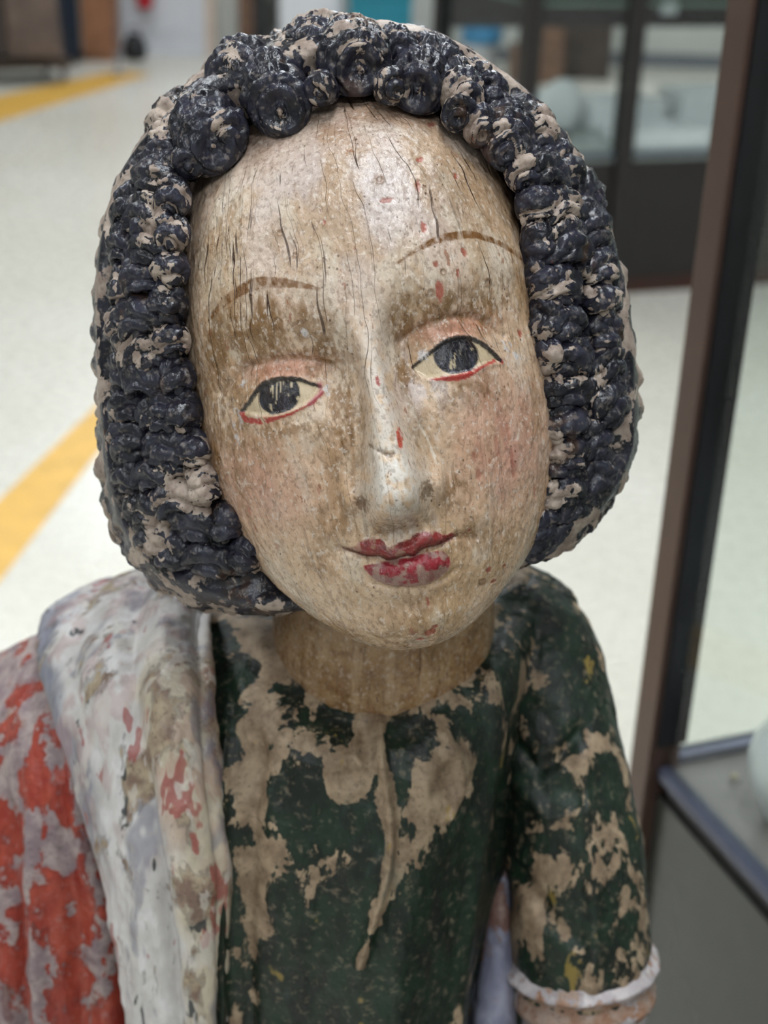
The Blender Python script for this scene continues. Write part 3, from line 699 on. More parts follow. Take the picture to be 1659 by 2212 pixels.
    # dirt stains on brows and mouth; shade painted into sockets, nose and chin underside
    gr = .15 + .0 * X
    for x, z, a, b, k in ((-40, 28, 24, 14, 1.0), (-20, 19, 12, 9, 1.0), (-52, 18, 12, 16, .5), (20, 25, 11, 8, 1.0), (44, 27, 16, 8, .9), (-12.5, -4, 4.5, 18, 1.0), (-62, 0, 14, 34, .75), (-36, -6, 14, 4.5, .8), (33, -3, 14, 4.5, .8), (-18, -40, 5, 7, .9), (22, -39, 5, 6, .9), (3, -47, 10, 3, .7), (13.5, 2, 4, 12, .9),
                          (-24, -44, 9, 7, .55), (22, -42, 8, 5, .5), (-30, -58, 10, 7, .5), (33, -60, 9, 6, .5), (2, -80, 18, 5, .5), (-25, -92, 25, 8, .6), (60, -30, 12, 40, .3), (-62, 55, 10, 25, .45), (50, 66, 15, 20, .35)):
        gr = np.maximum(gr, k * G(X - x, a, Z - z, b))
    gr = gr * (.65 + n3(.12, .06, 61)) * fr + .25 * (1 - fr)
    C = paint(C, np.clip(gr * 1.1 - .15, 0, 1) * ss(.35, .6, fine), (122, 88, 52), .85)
    C = paint(C, (.8 * G(X - 2.5, 4.2, Z - 2, 22) + 1.0 * G(X - 2, 8, Z + 30, 9)) * ss(.3, .55, fine) * fr, (200, 194, 186), .9)  # lighter nose ridge and tip, a highlight put into the colour
    C = paint(C, ss(.52, .62, n3(.35, .12, 71)) * G(X - 18, 9, Z - 4, 9) * fr, (196, 184, 182), .75)
    C = paint(C, ss(.5, .6, n3(.35, .12, 73)) * G(X - 2, 10, Z + 48, 4) * fr, (190, 178, 168), .7)
    dn_, _ = seg_dist(X, Z, [(10.0, 6), (12.5, -6), (15.5, -16), (18.5, -27)])
    C = paint(C, (1 - ss(.35, .8, dn_ + (rag - .5) * .8)) * ss(.42, .5, n3(.2, .1, 63)) * fr, (212, 200, 184), .85)
    C = paint(C, (1 - ss(.5, 1.2, seg_dist(X, Z, [(-9.5, 4), (-10.2, -10), (-11.5, -22), (-13, -30)])[0] + (rag - .5))) * fr, (136, 100, 58), .6)  # dark line painted down the nose side as shade, to define it
    C = paint(C, G(X - xt, 9, Z + 46.5, 2.0) * ss(.35, .55, fine) * fr, (120, 90, 58), .8)  # shade under the nose painted in
    # rosy eyelids
    for xe, ze in ((-34, 15.5), (34, 19.5)): C = paint(C, G(X - xe, 11, Z - ze, 3.2) * fr, (176, 122, 98), .7)
    keep = np.zeros_like(X)
    # brows
    for br in (BROW_L, BROW_R):
        d, wd = seg_dist(X, Z, smooth_poly(br, 4, False)); m = (1 - ss(-.25, .35, d - wd * 1.25 + (rag - .5) * .5)) * fr
        C = paint(C, m * (.55 + .55 * ss(.35, .6, fine)), (106, 70, 34), .98); keep = np.maximum(keep, m)
    # eyes
    IR = ((-35.2, 6.4, 7.9, 7.2), (32.6, 10.2, 8.2, 7.2))
    for (E, d), (ix, iz, ra, rb), red in zip(eyes, IR, (LIDRED_L, LIDRED_R)):
        dd = d + (rag - .5) * .35
        inside = (1 - ss(-.2, .2, dd)) * fr
        C = paint(C, inside, (182, 163, 134)); keep = np.maximum(keep, (1 - ss(0, 1.5, dd)) * fr)
        dr, wr = seg_dist(X, Z, smooth_poly(red, 4, False)); m = (1 - ss(-.2, .25, dr - wr + (rag - .5) * .9)) * fr
        C = paint(C, m * ss(.32, .4, fine + .08), (158, 44, 38), .95); keep = np.maximum(keep, m)
        e = np.hypot((X - ix) / ra, (Z - iz) / rb)
        ir = (1 - ss(.96, 1.03, e)) * inside
        C = paint(C, ir, (27, 25, 31)); C = paint(C, (1 - ss(.3, .55, e)) * inside * .5, (20, 19, 24))
        C = paint(C, ir * ss(.5, .62, n3(.9, .12, 81)) * ss(iz + 1, iz - 4, Z), (50, 52, 68), .6)
        C = paint(C, ir * (1 - ss(.10, .16, np.abs(n3(.55, .05, 83) - .5) * 4)) * ss(.5, .56, n3(.3, .2, 85)), (176, 160, 132), .9)
        dlid, _ = seg_dist(X, Z, smooth_poly(E[:9], 4, False))
        lw = .55 + .45 * G(X - ix, 8)
        m = (1 - ss(-.2, .25, dlid - lw + (rag - .5) * .7)) * fr
        C = paint(C, m, (32, 29, 32), .95)
    C = paint(C, np.exp(-(seg_dist(X, Z, [(-24, 1.6), (-20.2, 4.5), (-20.3, 8)])[0] / .9) ** 2) * fr, (150, 74, 84), .75)
    # lips
    flk = n3(.32, .28, 91); flk2 = n3(.5, .3, 97)
    mu = (1 - ss(-.25, .35, up + (rag - .5) * 1.1)) * fr; ml = (1 - ss(-.25, .35, lo_ + (rag - .5) * .8)) * fr
    C = paint(C, mu, (124, 38, 36)); C = paint(C, mu * ss(.5, .6, flk2), (104, 48, 46), .8); C = paint(C, mu * ss(.56, .6, flk), (150, 118, 98), .75)
    C = paint(C, ml, (134, 28, 40))
    C = paint(C, ml * ss(.5, .56, flk + .22 * ss(-63, -69, Z) - .06 * G(X, 5)), (146, 118, 106), .9)
    C = paint(C, ml * ss(.55, .6, flk2) * .5, (112, 36, 44))
    C = paint(C, np.exp(-(dl / .55) ** 2) * fr * (X > -21) * (X < 22), (74, 34, 30), .8)
    keep = np.maximum(keep, np.maximum(mu, ml))
    # flakes of red under-paint, knots, white abrasions
    for k, s_ in enumerate(RED):
        m = blob(X, Z, s_, rag); C = paint(C, np.clip(m, 0, 1) * fr * (.55 if 10 < k < 21 else 1), (138, 68, 50) if k % 3 else (152, 72, 56), .88)
        keep = np.maximum(keep, m * fr)
    C = paint(C, blob(X, Z, (6.5, -14.5, 1.2, 3.4), rag) * fr, (172, 72, 56)); C = paint(C, blob(X, Z, (2.2, 6.5, .9, 2.4), rag) * fr, (140, 58, 50))
    C = paint(C, (1 - ss(.3, .8, seg_dist(X, Z, [(-4.5, -15.5), (-2.5, -17), (-.5, -17.6), (1.5, -19.5), (3.5, -19)])[0] + (rag - .5) * 1.6)) * fr, (92, 66, 44), .75)
    for x, z, a, b in KNOT:
        r = np.hypot((X - x) / a, (Z - z) / b); C = paint(C, np.exp(-((r - .7) / .35) ** 2) * fr, (116, 82, 52), .75)
    for s_ in WHITE: C = paint(C, blob(X, Z, s_, rag, .8) * ss(.4, .52, fine) * fr, (196, 192, 192), .85)
    for x, z in ((xt - 12, -36.5), (xt + 12, -35.5)): C = paint(C, blob(X, Z, (x, z, 2.6, 3.6), rag, .9) * fr, (96, 68, 42), .7)  # nostril cavities darkened by painted shade
    # purple-brown scumble left along the hairline
    C = paint(C, ss(84, 104, Z + 8 * (fine - .5)) * .6 + ss(66, 76, np.abs(X + 2) + 8 * (fine - .5)) * ss(-30, 20, Z) * .45, (140, 112, 102), .8)
    crack = (ss(-8, 22, Z + 26 * (low)) * .9 + .28) * (1 - .75 * np.clip(mu + ml, 0, 1)) * ss(-30, -60, Y - 10)
    nv_, nu_ = X.shape
    q = grid_quads(nv_, nu_, True)
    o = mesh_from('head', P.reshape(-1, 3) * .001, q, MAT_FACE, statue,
                  dict(paint=C.reshape(-1, 3), keep=keep.ravel(), grime_shade=gr.ravel(), crack=crack.ravel(),
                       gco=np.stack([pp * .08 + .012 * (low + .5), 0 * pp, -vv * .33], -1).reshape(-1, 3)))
    o.matrix_local = HEAD_L
    o['label'] = 'worn flesh-coloured painted face with dark eyes and red lips'
    return o
head = make_face()

# ------------------------------------------------------------------ hair: cap and carved curls
HAIR = np.array([(148,2,2,2),(145,24,18,40),(137,45,35,70),(121,65,53,92),(100,84,68,106),(72,97,78,112),(40,105,78,114),(5,109.5,74,112),(-25,110.5,70,108),(-50,107,66,102),(-68,97,62,96),(-80,84,55,88),(-86,64,44,74),(-84,30,25,40)], float)
HS2 = np.concatenate([[0], np.cumsum(np.hypot(np.diff(HAIR[:, 0]), np.diff(HAIR[:, 1])))]); HS2 /= HS2[-1]
def hair_base(v, ph):
    z, w_, f, b = [spline(HS2, HAIR[:, i], v) for i in range(4)]
    s, c = np.sin(ph), np.cos(ph)
    hx = 0.5 - 0.085 * np.clip(20 - z, 0, None)
    return np.stack([hx + (w_ * 1.03 + 1) * np.where(s < 0, 1.05, 1.0) * np.sign(s) * np.abs(s) ** .95, np.where(c > 0, -(f * 1.03 + 1), b) * np.abs(c) ** .95, z + np.clip(z - 90, 0, 60) * .02], -1)
# outline of the face inside the hair, as directions seen from the head's centre (stereographic)
HLINE = [(-0.30,-0.53),(-0.475,-0.453),(-0.624,-0.39),(-0.726,-0.259),(-0.769,-0.112),(-0.783,0.038),(-0.766,0.206),(-0.725,0.355),(-0.675,0.471),(-0.616,0.575),(-0.555,0.651),(-0.478,0.70),(-0.40,0.72),(-0.30,0.72),(-0.208,0.745),(-0.13,0.752),(-0.055,0.761),(0.019,0.791),(0.11,0.81),(0.202,0.817),(0.29,0.825),(0.36,0.805),(0.409,0.783),(0.476,0.732),(0.538,0.683),(0.596,0.619),(0.647,0.541),(0.702,0.448),(0.746,0.338),(0.785,0.18),(0.80,0.02),(0.79,-0.13),(0.76,-0.26),(0.68,-0.38),(0.52,-0.46),(0.33,-0.53)]
def make_hair():
    nv, nu = 300, 520
    v = np.linspace(0.004, 1, nv); ph = np.linspace(-math.pi, math.pi, nu, endpoint=False)
    vv, pp = np.meshgrid(v, ph, indexing='ij')
    B = hair_base(vv, pp)
    d = B / (np.linalg.norm(B, axis=-1, keepdims=True) + 1e-9)
    S = np.stack([d[..., 0] / (1 - d[..., 1] + 1e-6), d[..., 2] / (1 - d[..., 1] + 1e-6)], -1)
    S = np.clip(S, -4, 4)
    sd = sd_poly(S[..., 0], S[..., 1], smooth_poly(HLINE, 2))
    Pn = B.astype(np.float32)
    n1 = fbm(Pn * .07, 4, 3) - .5; n2 = fbm(Pn * .3, 3, 8) - .5
    k = .60 + .40 * ss(-.11, .02, sd + .045 + n1 * .05)
    N = normals(B, True); N = -N if N[150, 260, 1] > 0 else N
    wav = np.abs(np.sin((B[..., 2] + 9 * n1) * .22 + 2.0 * np.sin(pp * 3)))
    P = B * np.stack([k, k, np.ones_like(k)], -1) + N * ((n1 * 7 + n2 * 2.5 + wav * 2.5 - 3.0) * ss(-.02, .1, sd))[..., None]
    wear = .06 + .2 * n1 + 0 * k
    o = mesh_from('hair', P.reshape(-1, 3) * .001, grid_quads(nv, nu, True), MAT_HAIR, statue, dict(wear=wear.ravel()))
    o.matrix_local = HEAD_L
    o['label'] = 'dark blue-black carved hair worn to pale ground'
    return o
hair = make_hair()

CURLS =[(0.248,-0.62,12.9,14.6,-20,1),(0.204,-0.266,11.3,16.4,-10,1),(0.162,0.218,13.3,15.2,0,1),(0.224,0.515,9.8,10.7,10,1),(0.248,0.72,7.1,13.0,20,0),(0.317,0.816,9.3,14.4,20,0),(0.246,0.916,6.0,11.7,20,0),(0.132,-0.737,11.1,14.2,-10,0),(0.104,-0.096,8.3,12.0,0,0),(0.154,0.576,8.2,9.1,0,0),(0.182,0.86,7.7,10.3,0,0),(0.2,-1.239,9.5,13.8,-10,0),(0.319,1.065,7.3,11.3,10,0),(0.261,-0.873,6.9,12.8,0,0),(0.373,0.916,10.6,9.2,10,0),(0.423,0.899,13.2,8.5,0,0),(0.465,0.851,13.9,9.8,0,1),(0.507,0.768,9.7,8.0,0,0),(0.547,0.733,10.0,7.2,0,0),(0.587,0.75,10.7,7.7,0,0),(0.623,0.75,9.6,7.3,0,0),(0.661,0.729,8.4,7.0,0,0),(0.699,0.733,8.5,7.1,0,0),(0.737,0.733,9.6,8.7,-10,0),(0.774,0.654,8.3,9.2,-20,0),(0.816,0.685,6.3,7.4,-20,0),(0.367,1.143,10.2,8.8,0,0),(0.401,1.37,14.1,9.2,0,0),(0.445,1.165,11.7,10.4,0,0),(0.495,1.095,9.2,8.3,0,0),(0.531,1.038,8.7,6.9,0,0),(0.569,1.025,8.5,7.4,0,0),(0.609,1.017,8.3,7.9,0,0),(0.651,0.999,10.8,10.3,-10,0),(0.691,0.894,8.4,8.0,-20,0),(0.737,0.938,10.1,8.9,-20,0),(0.766,0.829,9.2,7.2,-30,0),(0.297,-0.868,10.0,11.2,0,0),(0.345,-0.864,11.4,8.5,0,0),(0.387,-0.833,11.1,7.5,0,0),(0.425,-0.855,11.7,7.6,0,1),(0.465,-0.877,14.7,8.6,0,0),(0.505,-0.846,14.1,8.3,0,0),(0.535,-0.864,12.6,7.4,0,1),(0.577,-0.768,11.6,7.9,0,0),(0.617,-0.755,11.4,8.0,0,0),(0.643,-0.846,13.2,6.7,10,0),(0.679,-0.746,11.3,8.2,10,0),(0.707,-0.659,9.8,8.3,20,0),(0.752,-0.672,11.9,7.7,20,0),(0.741,-0.855,9.7,7.3,20,0),(0.329,-1.043,8.1,8.8,0,0),(0.377,-1.017,8.0,8.6,0,0),(0.425,-0.99,7.6,7.7,0,0),(0.473,-0.99,7.4,7.8,0,0),(0.517,-1.012,7.4,7.9,0,0),(0.561,-1.012,8.0,7.9,0,0),(0.601,-1.008,9.2,9.0,0,0),(0.643,-1.012,10.4,7.2,0,0),(0.683,-0.942,10.0,7.8,10,0),(0.721,-0.951,9.9,8.7,10,0),(0.283,-0.659,6.1,5.6,0,0),(0.253,-0.48,5.6,5.7,0,0),(0.329,-0.724,5.3,6.7,0,0),(0.371,-0.702,5.2,6.1,0,0),(0.413,-0.698,5.2,6.2,0,0),(0.453,-0.711,5.3,6.3,0,0),(0.493,-0.711,5.3,6.4,0,0),(0.535,-0.698,5.2,6.4,0,0),(0.577,-0.668,5.1,6.5,0,0),(0.619,-0.641,5.1,6.5,0,0),(0.663,-0.607,5.4,6.6,10,0),(0.711,-0.541,5.7,6.8,20,0),(0.756,-0.511,5.7,6.0,30,0),(0.214,-0.022,5.2,5.1,0,0),(0.23,0.327,5.2,5.1,0,0),(0.283,0.589,4.6,5.8,10,0),(0.305,0.663,4.7,6.6,20,0),(0.369,0.785,5.3,6.3,10,0),(0.411,0.772,5.4,6.2,0,0),(0.453,0.733,4.8,6.1,0,0),(0.493,0.698,4.6,6.2,0,0),(0.539,0.672,4.6,6.7,0,0),(0.579,0.659,4.5,6.3,0,0),(0.621,0.659,4.6,6.4,0,0),(0.663,0.659,4.6,6.5,0,0),(0.705,0.659,4.6,6.6,0,0),(0.743,0.659,4.6,6.8,-10,0),(0.792,0.646,5.2,6.5,-20,0)]
def c0_(rng): return rng.uniform(0, 1)
def make_curl(v, ph, W, L, ang, hollow, seed, big=False):
    rng = np.random.RandomState(seed)
    e = 1e-3
    f = lambda a, b: hair_base(np.array([a]), np.array([b]))[0]
    p = f(v, ph); tu = f(v, ph + e) - f(v, ph - e); tv = f(min(v + e, 1), ph) - f(v - e, ph)
    n = np.cross(tv, tu); n /= np.linalg.norm(n)
    if n @ (p - np.array([0, 10, -10])) < 0: n = -n
    dn = np.array([0, -.25 if abs(ph) < 1.2 else .0, -1.0]); dn = dn - n * (dn @ n); dn /= np.linalg.norm(dn)
    wd = np.cross(dn, n); a = math.radians(ang + rng.uniform(-12, 12))
    dn, wd = dn * math.cos(a) + wd * math.sin(a), wd * math.cos(a) - dn * math.sin(a)
    m1, m2 = (58, 48) if not big else (84, 68)
    t, s = np.meshgrid(np.linspace(-1, 1, m1), np.linspace(-1, 1, m2), indexing='ij')
    rr = np.maximum(np.abs(s), np.abs(t)); k = rr / (np.hypot(s, t) + 1e-9)      # square grid -> disc
    th = rr * math.pi / 2 * 1.06; ca = s * k / (rr + 1e-9); sa = t * k / (rr + 1e-9)
    W *= 1.12 if hollow else 1.25; Lf = L * 1.08; Lb = L * (1.9 if hollow else 1.5)
    emb = 10.0 if hollow else 8.0
    H = (.34 if hollow else .17) * min(W, L) + .6 + rng.uniform(-.6, .9)
    Hh = H + emb
    ex = np.sin(th) ** .85 * ca * W; sy = np.sin(th) ** .85 * sa; ey = sy * np.where(sa < 0, Lb, Lf); ez = Hh * np.cos(th)
    E = np.stack([ex, ey, ez], -1)
    nn = np.stack([ex / W ** 2, ey / np.where(sa < 0, Lb, Lf) ** 2, ez / Hh ** 2], -1); nn /= np.linalg.norm(nn, axis=-1, keepdims=True) + 1e-9
    q = E + seed * 31.7
    nz = fbm(q * .11, 3, seed) - .5; nf = fbm(q * .42, 3, seed + 50) - .5
    tip = np.array([rng.uniform(-.12, .12) * W, Lf * (.90 if hollow else .9), Hh * (.50 if hollow else .5)])
    rho = np.linalg.norm((E - tip) * np.array([1, .85, 1]), axis=-1) + 5.0 * nz
    lam = rng.uniform(5.0, 6.2) if hollow else rng.uniform(4.6, 7.0)
    phs = rho / lam + (.1 if hollow else rng.uniform(0, 1))
    rid = np.abs(np.sin(math.pi * phs)) ** .6; rid2 = np.abs(np.sin(math.pi * phs * 2.6 + nz * 4)) ** .7
    lock = np.abs(np.sin((ex / W * 2.2 + .5 * nz + c0_(rng)) * math.pi)) ** .6       # strands along the lock
    dsp = (2.3 if hollow else 2.6) * (rid - .55) + .5 * (rid2 - .5) + (1.0 * (lock - .6)) * ss(6, 14, rho) + nz * 3.2 + nf * 1.5
    hol = np.exp(-(rho / (.46 * W)) ** 5); cen = np.exp(-(rho / (.30 * W)) ** 3)
    if hollow: dsp = dsp * (1 - .8 * hol) - 5.0 * hol + (1.6 + 5 * nf) * cen
    P3 = E + nn * (dsp * np.clip(np.cos(th) * 2.2 + .25, 0, 1))[..., None]
    pos = p + wd * P3[..., 0:1] + dn * P3[..., 1:2] + n * (P3[..., 2] - emb - (P3[..., 0] ** 2 + P3[..., 1] ** 2) / 200.0)[..., None]
    wear = .20 * nz + .09 * (rid2 - .6) + .05 * (.6 - rid) + ((.15 * cen - .04 * hol) if hollow else 0) + rng.uniform(-.045, .045) + (.03 if v < .24 and not hollow else 0) - (.045 if hollow else 0)
    o = mesh_from('curl', pos.reshape(-1, 3) * .001, grid_quads(m1, m2), MAT_HAIR, hair, dict(wear=wear.ravel()))
    return o
for i, (v, ph, W, L, an, ho) in enumerate(CURLS):
    make_curl(v, ph, W, L, an, ho == 1, i + 1, i < 7)
rb = random.Random(5)
for v in (.05, .13, .21, .30, .39, .48, .57, .66, .75):        # crown and back of the head
    w_ = float(spline(HS2, HAIR[:, 1], np.array([v]))[0]); k = max(3, int(w_ / 9))
    for j in range(k):
        a = math.pi * (.5 + (j + .5 * rb.random() + .25) / k) if v > .12 else math.pi * 2 * j / k
        if v <= .12 or 1.75 < a < 2 * math.pi - 1.75:
            make_curl(v, a, 13, 13, rb.uniform(-20, 20), 0, 200 + int(v * 1000) + j)

# ------------------------------------------------------------------ neck
def ring_tube(name, path, rad, nv, nu, mat, parent, disp=None, attrs=None, ell=1.0, v0=None):
    """solid tube through path points; disp(v, a, P) returns a push outwards in metres"""
    path = np.array(path, float); rad = np.array(rad, float)
    s = np.concatenate([[0], np.cumsum(np.linalg.norm(np.diff(path, axis=0), axis=1))]); s /= s[-1]
    v = np.linspace(0, 1, nv) if v0 is None else v0
    C = spline(s, path, v); R = spline(s, rad, v); T = np.gradient(C, axis=0); T /= np.linalg.norm(T, axis=1, keepdims=True)
    A = np.cross(T, np.array([0, 1.0, 0])); A /= np.linalg.norm(A, axis=1, keepdims=True); Bv = np.cross(T, A)
    a = np.linspace(0, 2 * math.pi, nu, endpoint=False)
    rr = R[:, None, None] * np.ones((1, nu, 1))
    D = A[:, None, :] * np.cos(a)[None, :, None] + ell * Bv[:, None, :] * np.sin(a)[None, :, None]
    P = C[:, None, :] + D * rr
    vv, aa = np.meshgrid(v, a, indexing='ij')
    at = {}
    if disp is not None:
        dd, at = disp(vv, aa, P); P = P + D * dd[..., None]
    P = np.concatenate([C[:1, None, :] + 0 * P[:1], P, C[-1:, None, :] + 0 * P[:1]], 0)
    at = {k: np.concatenate([x[:1], x, x[-1:]], 0).reshape((-1,) + x.shape[2:]) for k, x in at.items()}
    return mesh_from(name, P.reshape(-1, 3) - np.array(BASE), grid_quads(nv + 2, nu, True), mat, parent, at)
def neck_disp(v, a, P):
    Pn = (P * 1000).astype(np.float32)
    n1 = fbm(Pn * .04, 4, 12); n2 = fbm(Pn * .25, 4, 14)
    C = np.zeros(v.shape + (3,)) + np.array(lin(160, 130, 96))
    C = paint(C, ss(.42, .6, n1), (142, 108, 70), .8); C = paint(C, ss(.48, .6, n2), (112, 78, 48), .6); C = paint(C, ss(.5, .6, fbm(Pn * np.array([.2, .2, .03]), 3, 15)), (176, 148, 116), .5)
    C = paint(C, ss(.58, .66, n1 * .5 + n2 * .5) * ss(.6, .75, v), (150, 92, 60), .8)
    return (n1 - .5) * .003 + (n2 - .5) * .0008, dict(paint=C, keep=.3 + 0 * v, grime_shade=.6 + .5 * n1 + 0 * v, crack=.6 + 0 * v, gco=np.stack([a * .05, 0 * a, -v * .18], -1))
neck = ring_tube('neck', [(0.004, .575, 1.125), (0.003, .576, 1.07), (0.002, .581, 1.02), (.001, .59, .96)], [.045, .048, .053, .058], 160, 220, MAT_FACE, statue, neck_disp)
neck['label'] = 'ochre flesh-coloured wooden neck'

# ------------------------------------------------------------------ garments
TUNIC = [
  [(-0.0851,0.6,1.0103),(-0.0575,0.575,1.0153),(-0.0383,0.555,1.0102),(-0.0202,0.54,1.0028),(0.0013,0.53,0.9998),(0.0178,0.533,1.0052),(0.0303,0.545,1.013),(0.0413,0.565,1.02),(0.055,0.6,1.0237)] ,
  [(-0.0864,0.575,1.0065),(-0.0686,0.555,1.0065),(-0.0469,0.53,1.0008),(-0.0252,0.518,0.9961),(0.0017,0.512,0.9952),(0.0242,0.517,0.9976),(0.0432,0.535,1.0037),(0.061,0.56,1.0138),(0.0772,0.6,1.0168)] ,
  [(-0.0816,0.535,0.9809),(-0.065,0.52,0.9793),(-0.043,0.508,0.9763),(-0.022,0.502,0.9754),(0.0036,0.5,0.9754),(0.0251,0.505,0.9751),(0.0423,0.52,0.9724),(0.0572,0.54,0.9716),(0.0722,0.575,0.9654)] ,
  [(-0.0797,0.51,0.9211),(-0.0634,0.5,0.9275),(-0.0418,0.493,0.9317),(-0.0208,0.49,0.9338),(0.006,0.488,0.9367),(0.0248,0.495,0.9329),(0.0404,0.51,0.9223),(0.0552,0.53,0.9089),(0.068,0.565,0.8847)] ,
  [(-0.0806,0.5,0.8305),(-0.0636,0.49,0.8416),(-0.0412,0.485,0.8478),(-0.0193,0.482,0.852),(0.0065,0.48,0.8552),(0.024,0.487,0.8488),(0.0381,0.5,0.8361),(0.05,0.52,0.816),(0.0596,0.555,0.7804)] ,
  [(-0.0834,0.495,0.6889),(-0.065,0.485,0.7031),(-0.0408,0.48,0.711),(-0.0172,0.477,0.7162),(0.0107,0.475,0.7203),(0.0297,0.482,0.7119),(0.045,0.495,0.6955),(0.0581,0.515,0.6696),(0.0687,0.55,0.6237)] ,
]
BAND = [
  [(-0.1766,0.72,0.9394),(-0.1572,0.72,0.9417),(-0.1379,0.72,0.9425),(-0.1214,0.72,0.9431),(-0.1069,0.715,0.9449),(-0.0913,0.7,0.9494)] ,
  [(-0.1554,0.675,0.9853),(-0.1377,0.672,0.9962),(-0.123,0.668,1.0008),(-0.1079,0.66,1.0041),(-0.0954,0.65,1.0043),(-0.0831,0.635,1.0018)] ,
  [(-0.1737,0.64,0.9905),(-0.148,0.615,1.0074),(-0.125,0.595,1.0192),(-0.1043,0.58,1.0258),(-0.0882,0.575,1.0242),(-0.0784,0.575,1.017)] ,
  [(-0.1798,0.625,0.9842),(-0.1478,0.58,1.001),(-0.1223,0.555,1.0118),(-0.1012,0.545,1.0163),(-0.0835,0.54,1.0176),(-0.0737,0.545,1.0099)] ,
  [(-0.1691,0.59,0.9728),(-0.1402,0.55,0.9838),(-0.1164,0.53,0.9929),(-0.0957,0.52,0.998),(-0.0789,0.518,0.9988),(-0.0712,0.53,0.9898)] ,
  [(-0.1535,0.565,0.9492),(-0.1288,0.53,0.9592),(-0.1086,0.515,0.9658),(-0.0901,0.505,0.9727),(-0.0733,0.503,0.9737),(-0.0667,0.515,0.9651)] ,
  [(-0.1398,0.545,0.9177),(-0.1189,0.515,0.9287),(-0.1015,0.503,0.9366),(-0.0854,0.495,0.9438),(-0.0696,0.493,0.9461),(-0.0628,0.505,0.9366)] ,
  [(-0.1279,0.53,0.8737),(-0.1109,0.507,0.8836),(-0.0958,0.497,0.892),(-0.0818,0.49,0.899),(-0.0688,0.488,0.9014),(-0.0622,0.5,0.8922)] ,
  [(-0.1214,0.52,0.8142),(-0.1079,0.502,0.8302),(-0.0937,0.493,0.8401),(-0.0804,0.486,0.8479),(-0.0692,0.484,0.8505),(-0.0635,0.495,0.8424)] ,
  [(-0.116,0.51,0.6673),(-0.1047,0.498,0.6838),(-0.0934,0.49,0.695),(-0.0812,0.482,0.7063),(-0.0714,0.48,0.7094),(-0.0657,0.49,0.6964)] ,
]
MANTLE = [
  [(-0.3683,0.8,0.7723),(-0.3124,0.745,0.8419),(-0.2655,0.7,0.8999),(-0.2326,0.68,0.9262),(-0.2057,0.665,0.9484),(-0.1852,0.65,0.9668),(-0.1708,0.645,0.9788)] ,
  [(-0.3559,0.76,0.7557),(-0.2988,0.7,0.8283),(-0.2505,0.65,0.8952),(-0.2153,0.62,0.929),(-0.1901,0.605,0.9485),(-0.1712,0.6,0.9609),(-0.1568,0.6,0.9643)] ,
  [(-0.3472,0.72,0.7226),(-0.2859,0.65,0.8056),(-0.2375,0.6,0.8704),(-0.2091,0.585,0.8894),(-0.182,0.57,0.9079),(-0.1599,0.56,0.9221),(-0.1413,0.56,0.9257)] ,
  [(-0.3435,0.69,0.6792),(-0.2805,0.62,0.7662),(-0.2342,0.575,0.8289),(-0.2057,0.565,0.8391),(-0.1763,0.55,0.8568),(-0.1534,0.545,0.8652),(-0.1297,0.545,0.8722)] ,
  [(-0.3486,0.67,0.5971),(-0.2845,0.605,0.6905),(-0.2367,0.56,0.7613),(-0.2051,0.55,0.7731),(-0.1746,0.54,0.7849),(-0.1488,0.535,0.7912),(-0.1235,0.535,0.7924)] ,
  [(-0.3704,0.66,0.4065),(-0.3016,0.595,0.5189),(-0.25,0.55,0.6074),(-0.2161,0.54,0.6224),(-0.1832,0.53,0.6373),(-0.1556,0.525,0.6454),(-0.122,0.525,0.6471)] ,
]
SLEEVE = [
  [(0.0642,0.635,1.0049),(0.0747,0.62,0.9946),(0.0836,0.605,0.9765),(0.0909,0.59,0.9505),(0.0979,0.575,0.919),(0.1037,0.562,0.8858),(0.1074,0.552,0.8556),(0.1096,0.547,0.8357),(0.1118,0.54,0.8143),(0.1146,0.53,0.7764)] ,
]
SEAM = [
  [(0.0024,0.53,0.9978),(0.0035,0.512,0.9903),(0.0057,0.5,0.9793),(0.0081,0.495,0.9632),(0.0073,0.49,0.9467),(0.0032,0.488,0.9274),(-0.0014,0.485,0.9086),(-0.0037,0.484,0.8985)] ,
]
PTS = [
  [(-0.0121,0.505,0.9848),(0.0311,0.51,0.9805),(-0.0044,0.512,0.9949)] ,
]
def net_grid(NET, vs_, us_):
    A = np.array(NET, float); r, c, _ = A.shape
    rv = np.concatenate([[0], np.cumsum(np.linalg.norm(np.diff(A, axis=0), axis=2).mean(1))]); rv /= rv[-1]
    cu = np.concatenate([[0], np.cumsum(np.linalg.norm(np.diff(A, axis=1), axis=2).mean(0))]); cu /= cu[-1]
    S = spline(rv, A, vs_)
    S = np.swapaxes(spline(cu, np.swapaxes(S, 0, 1), us_), 0, 1)
    return S
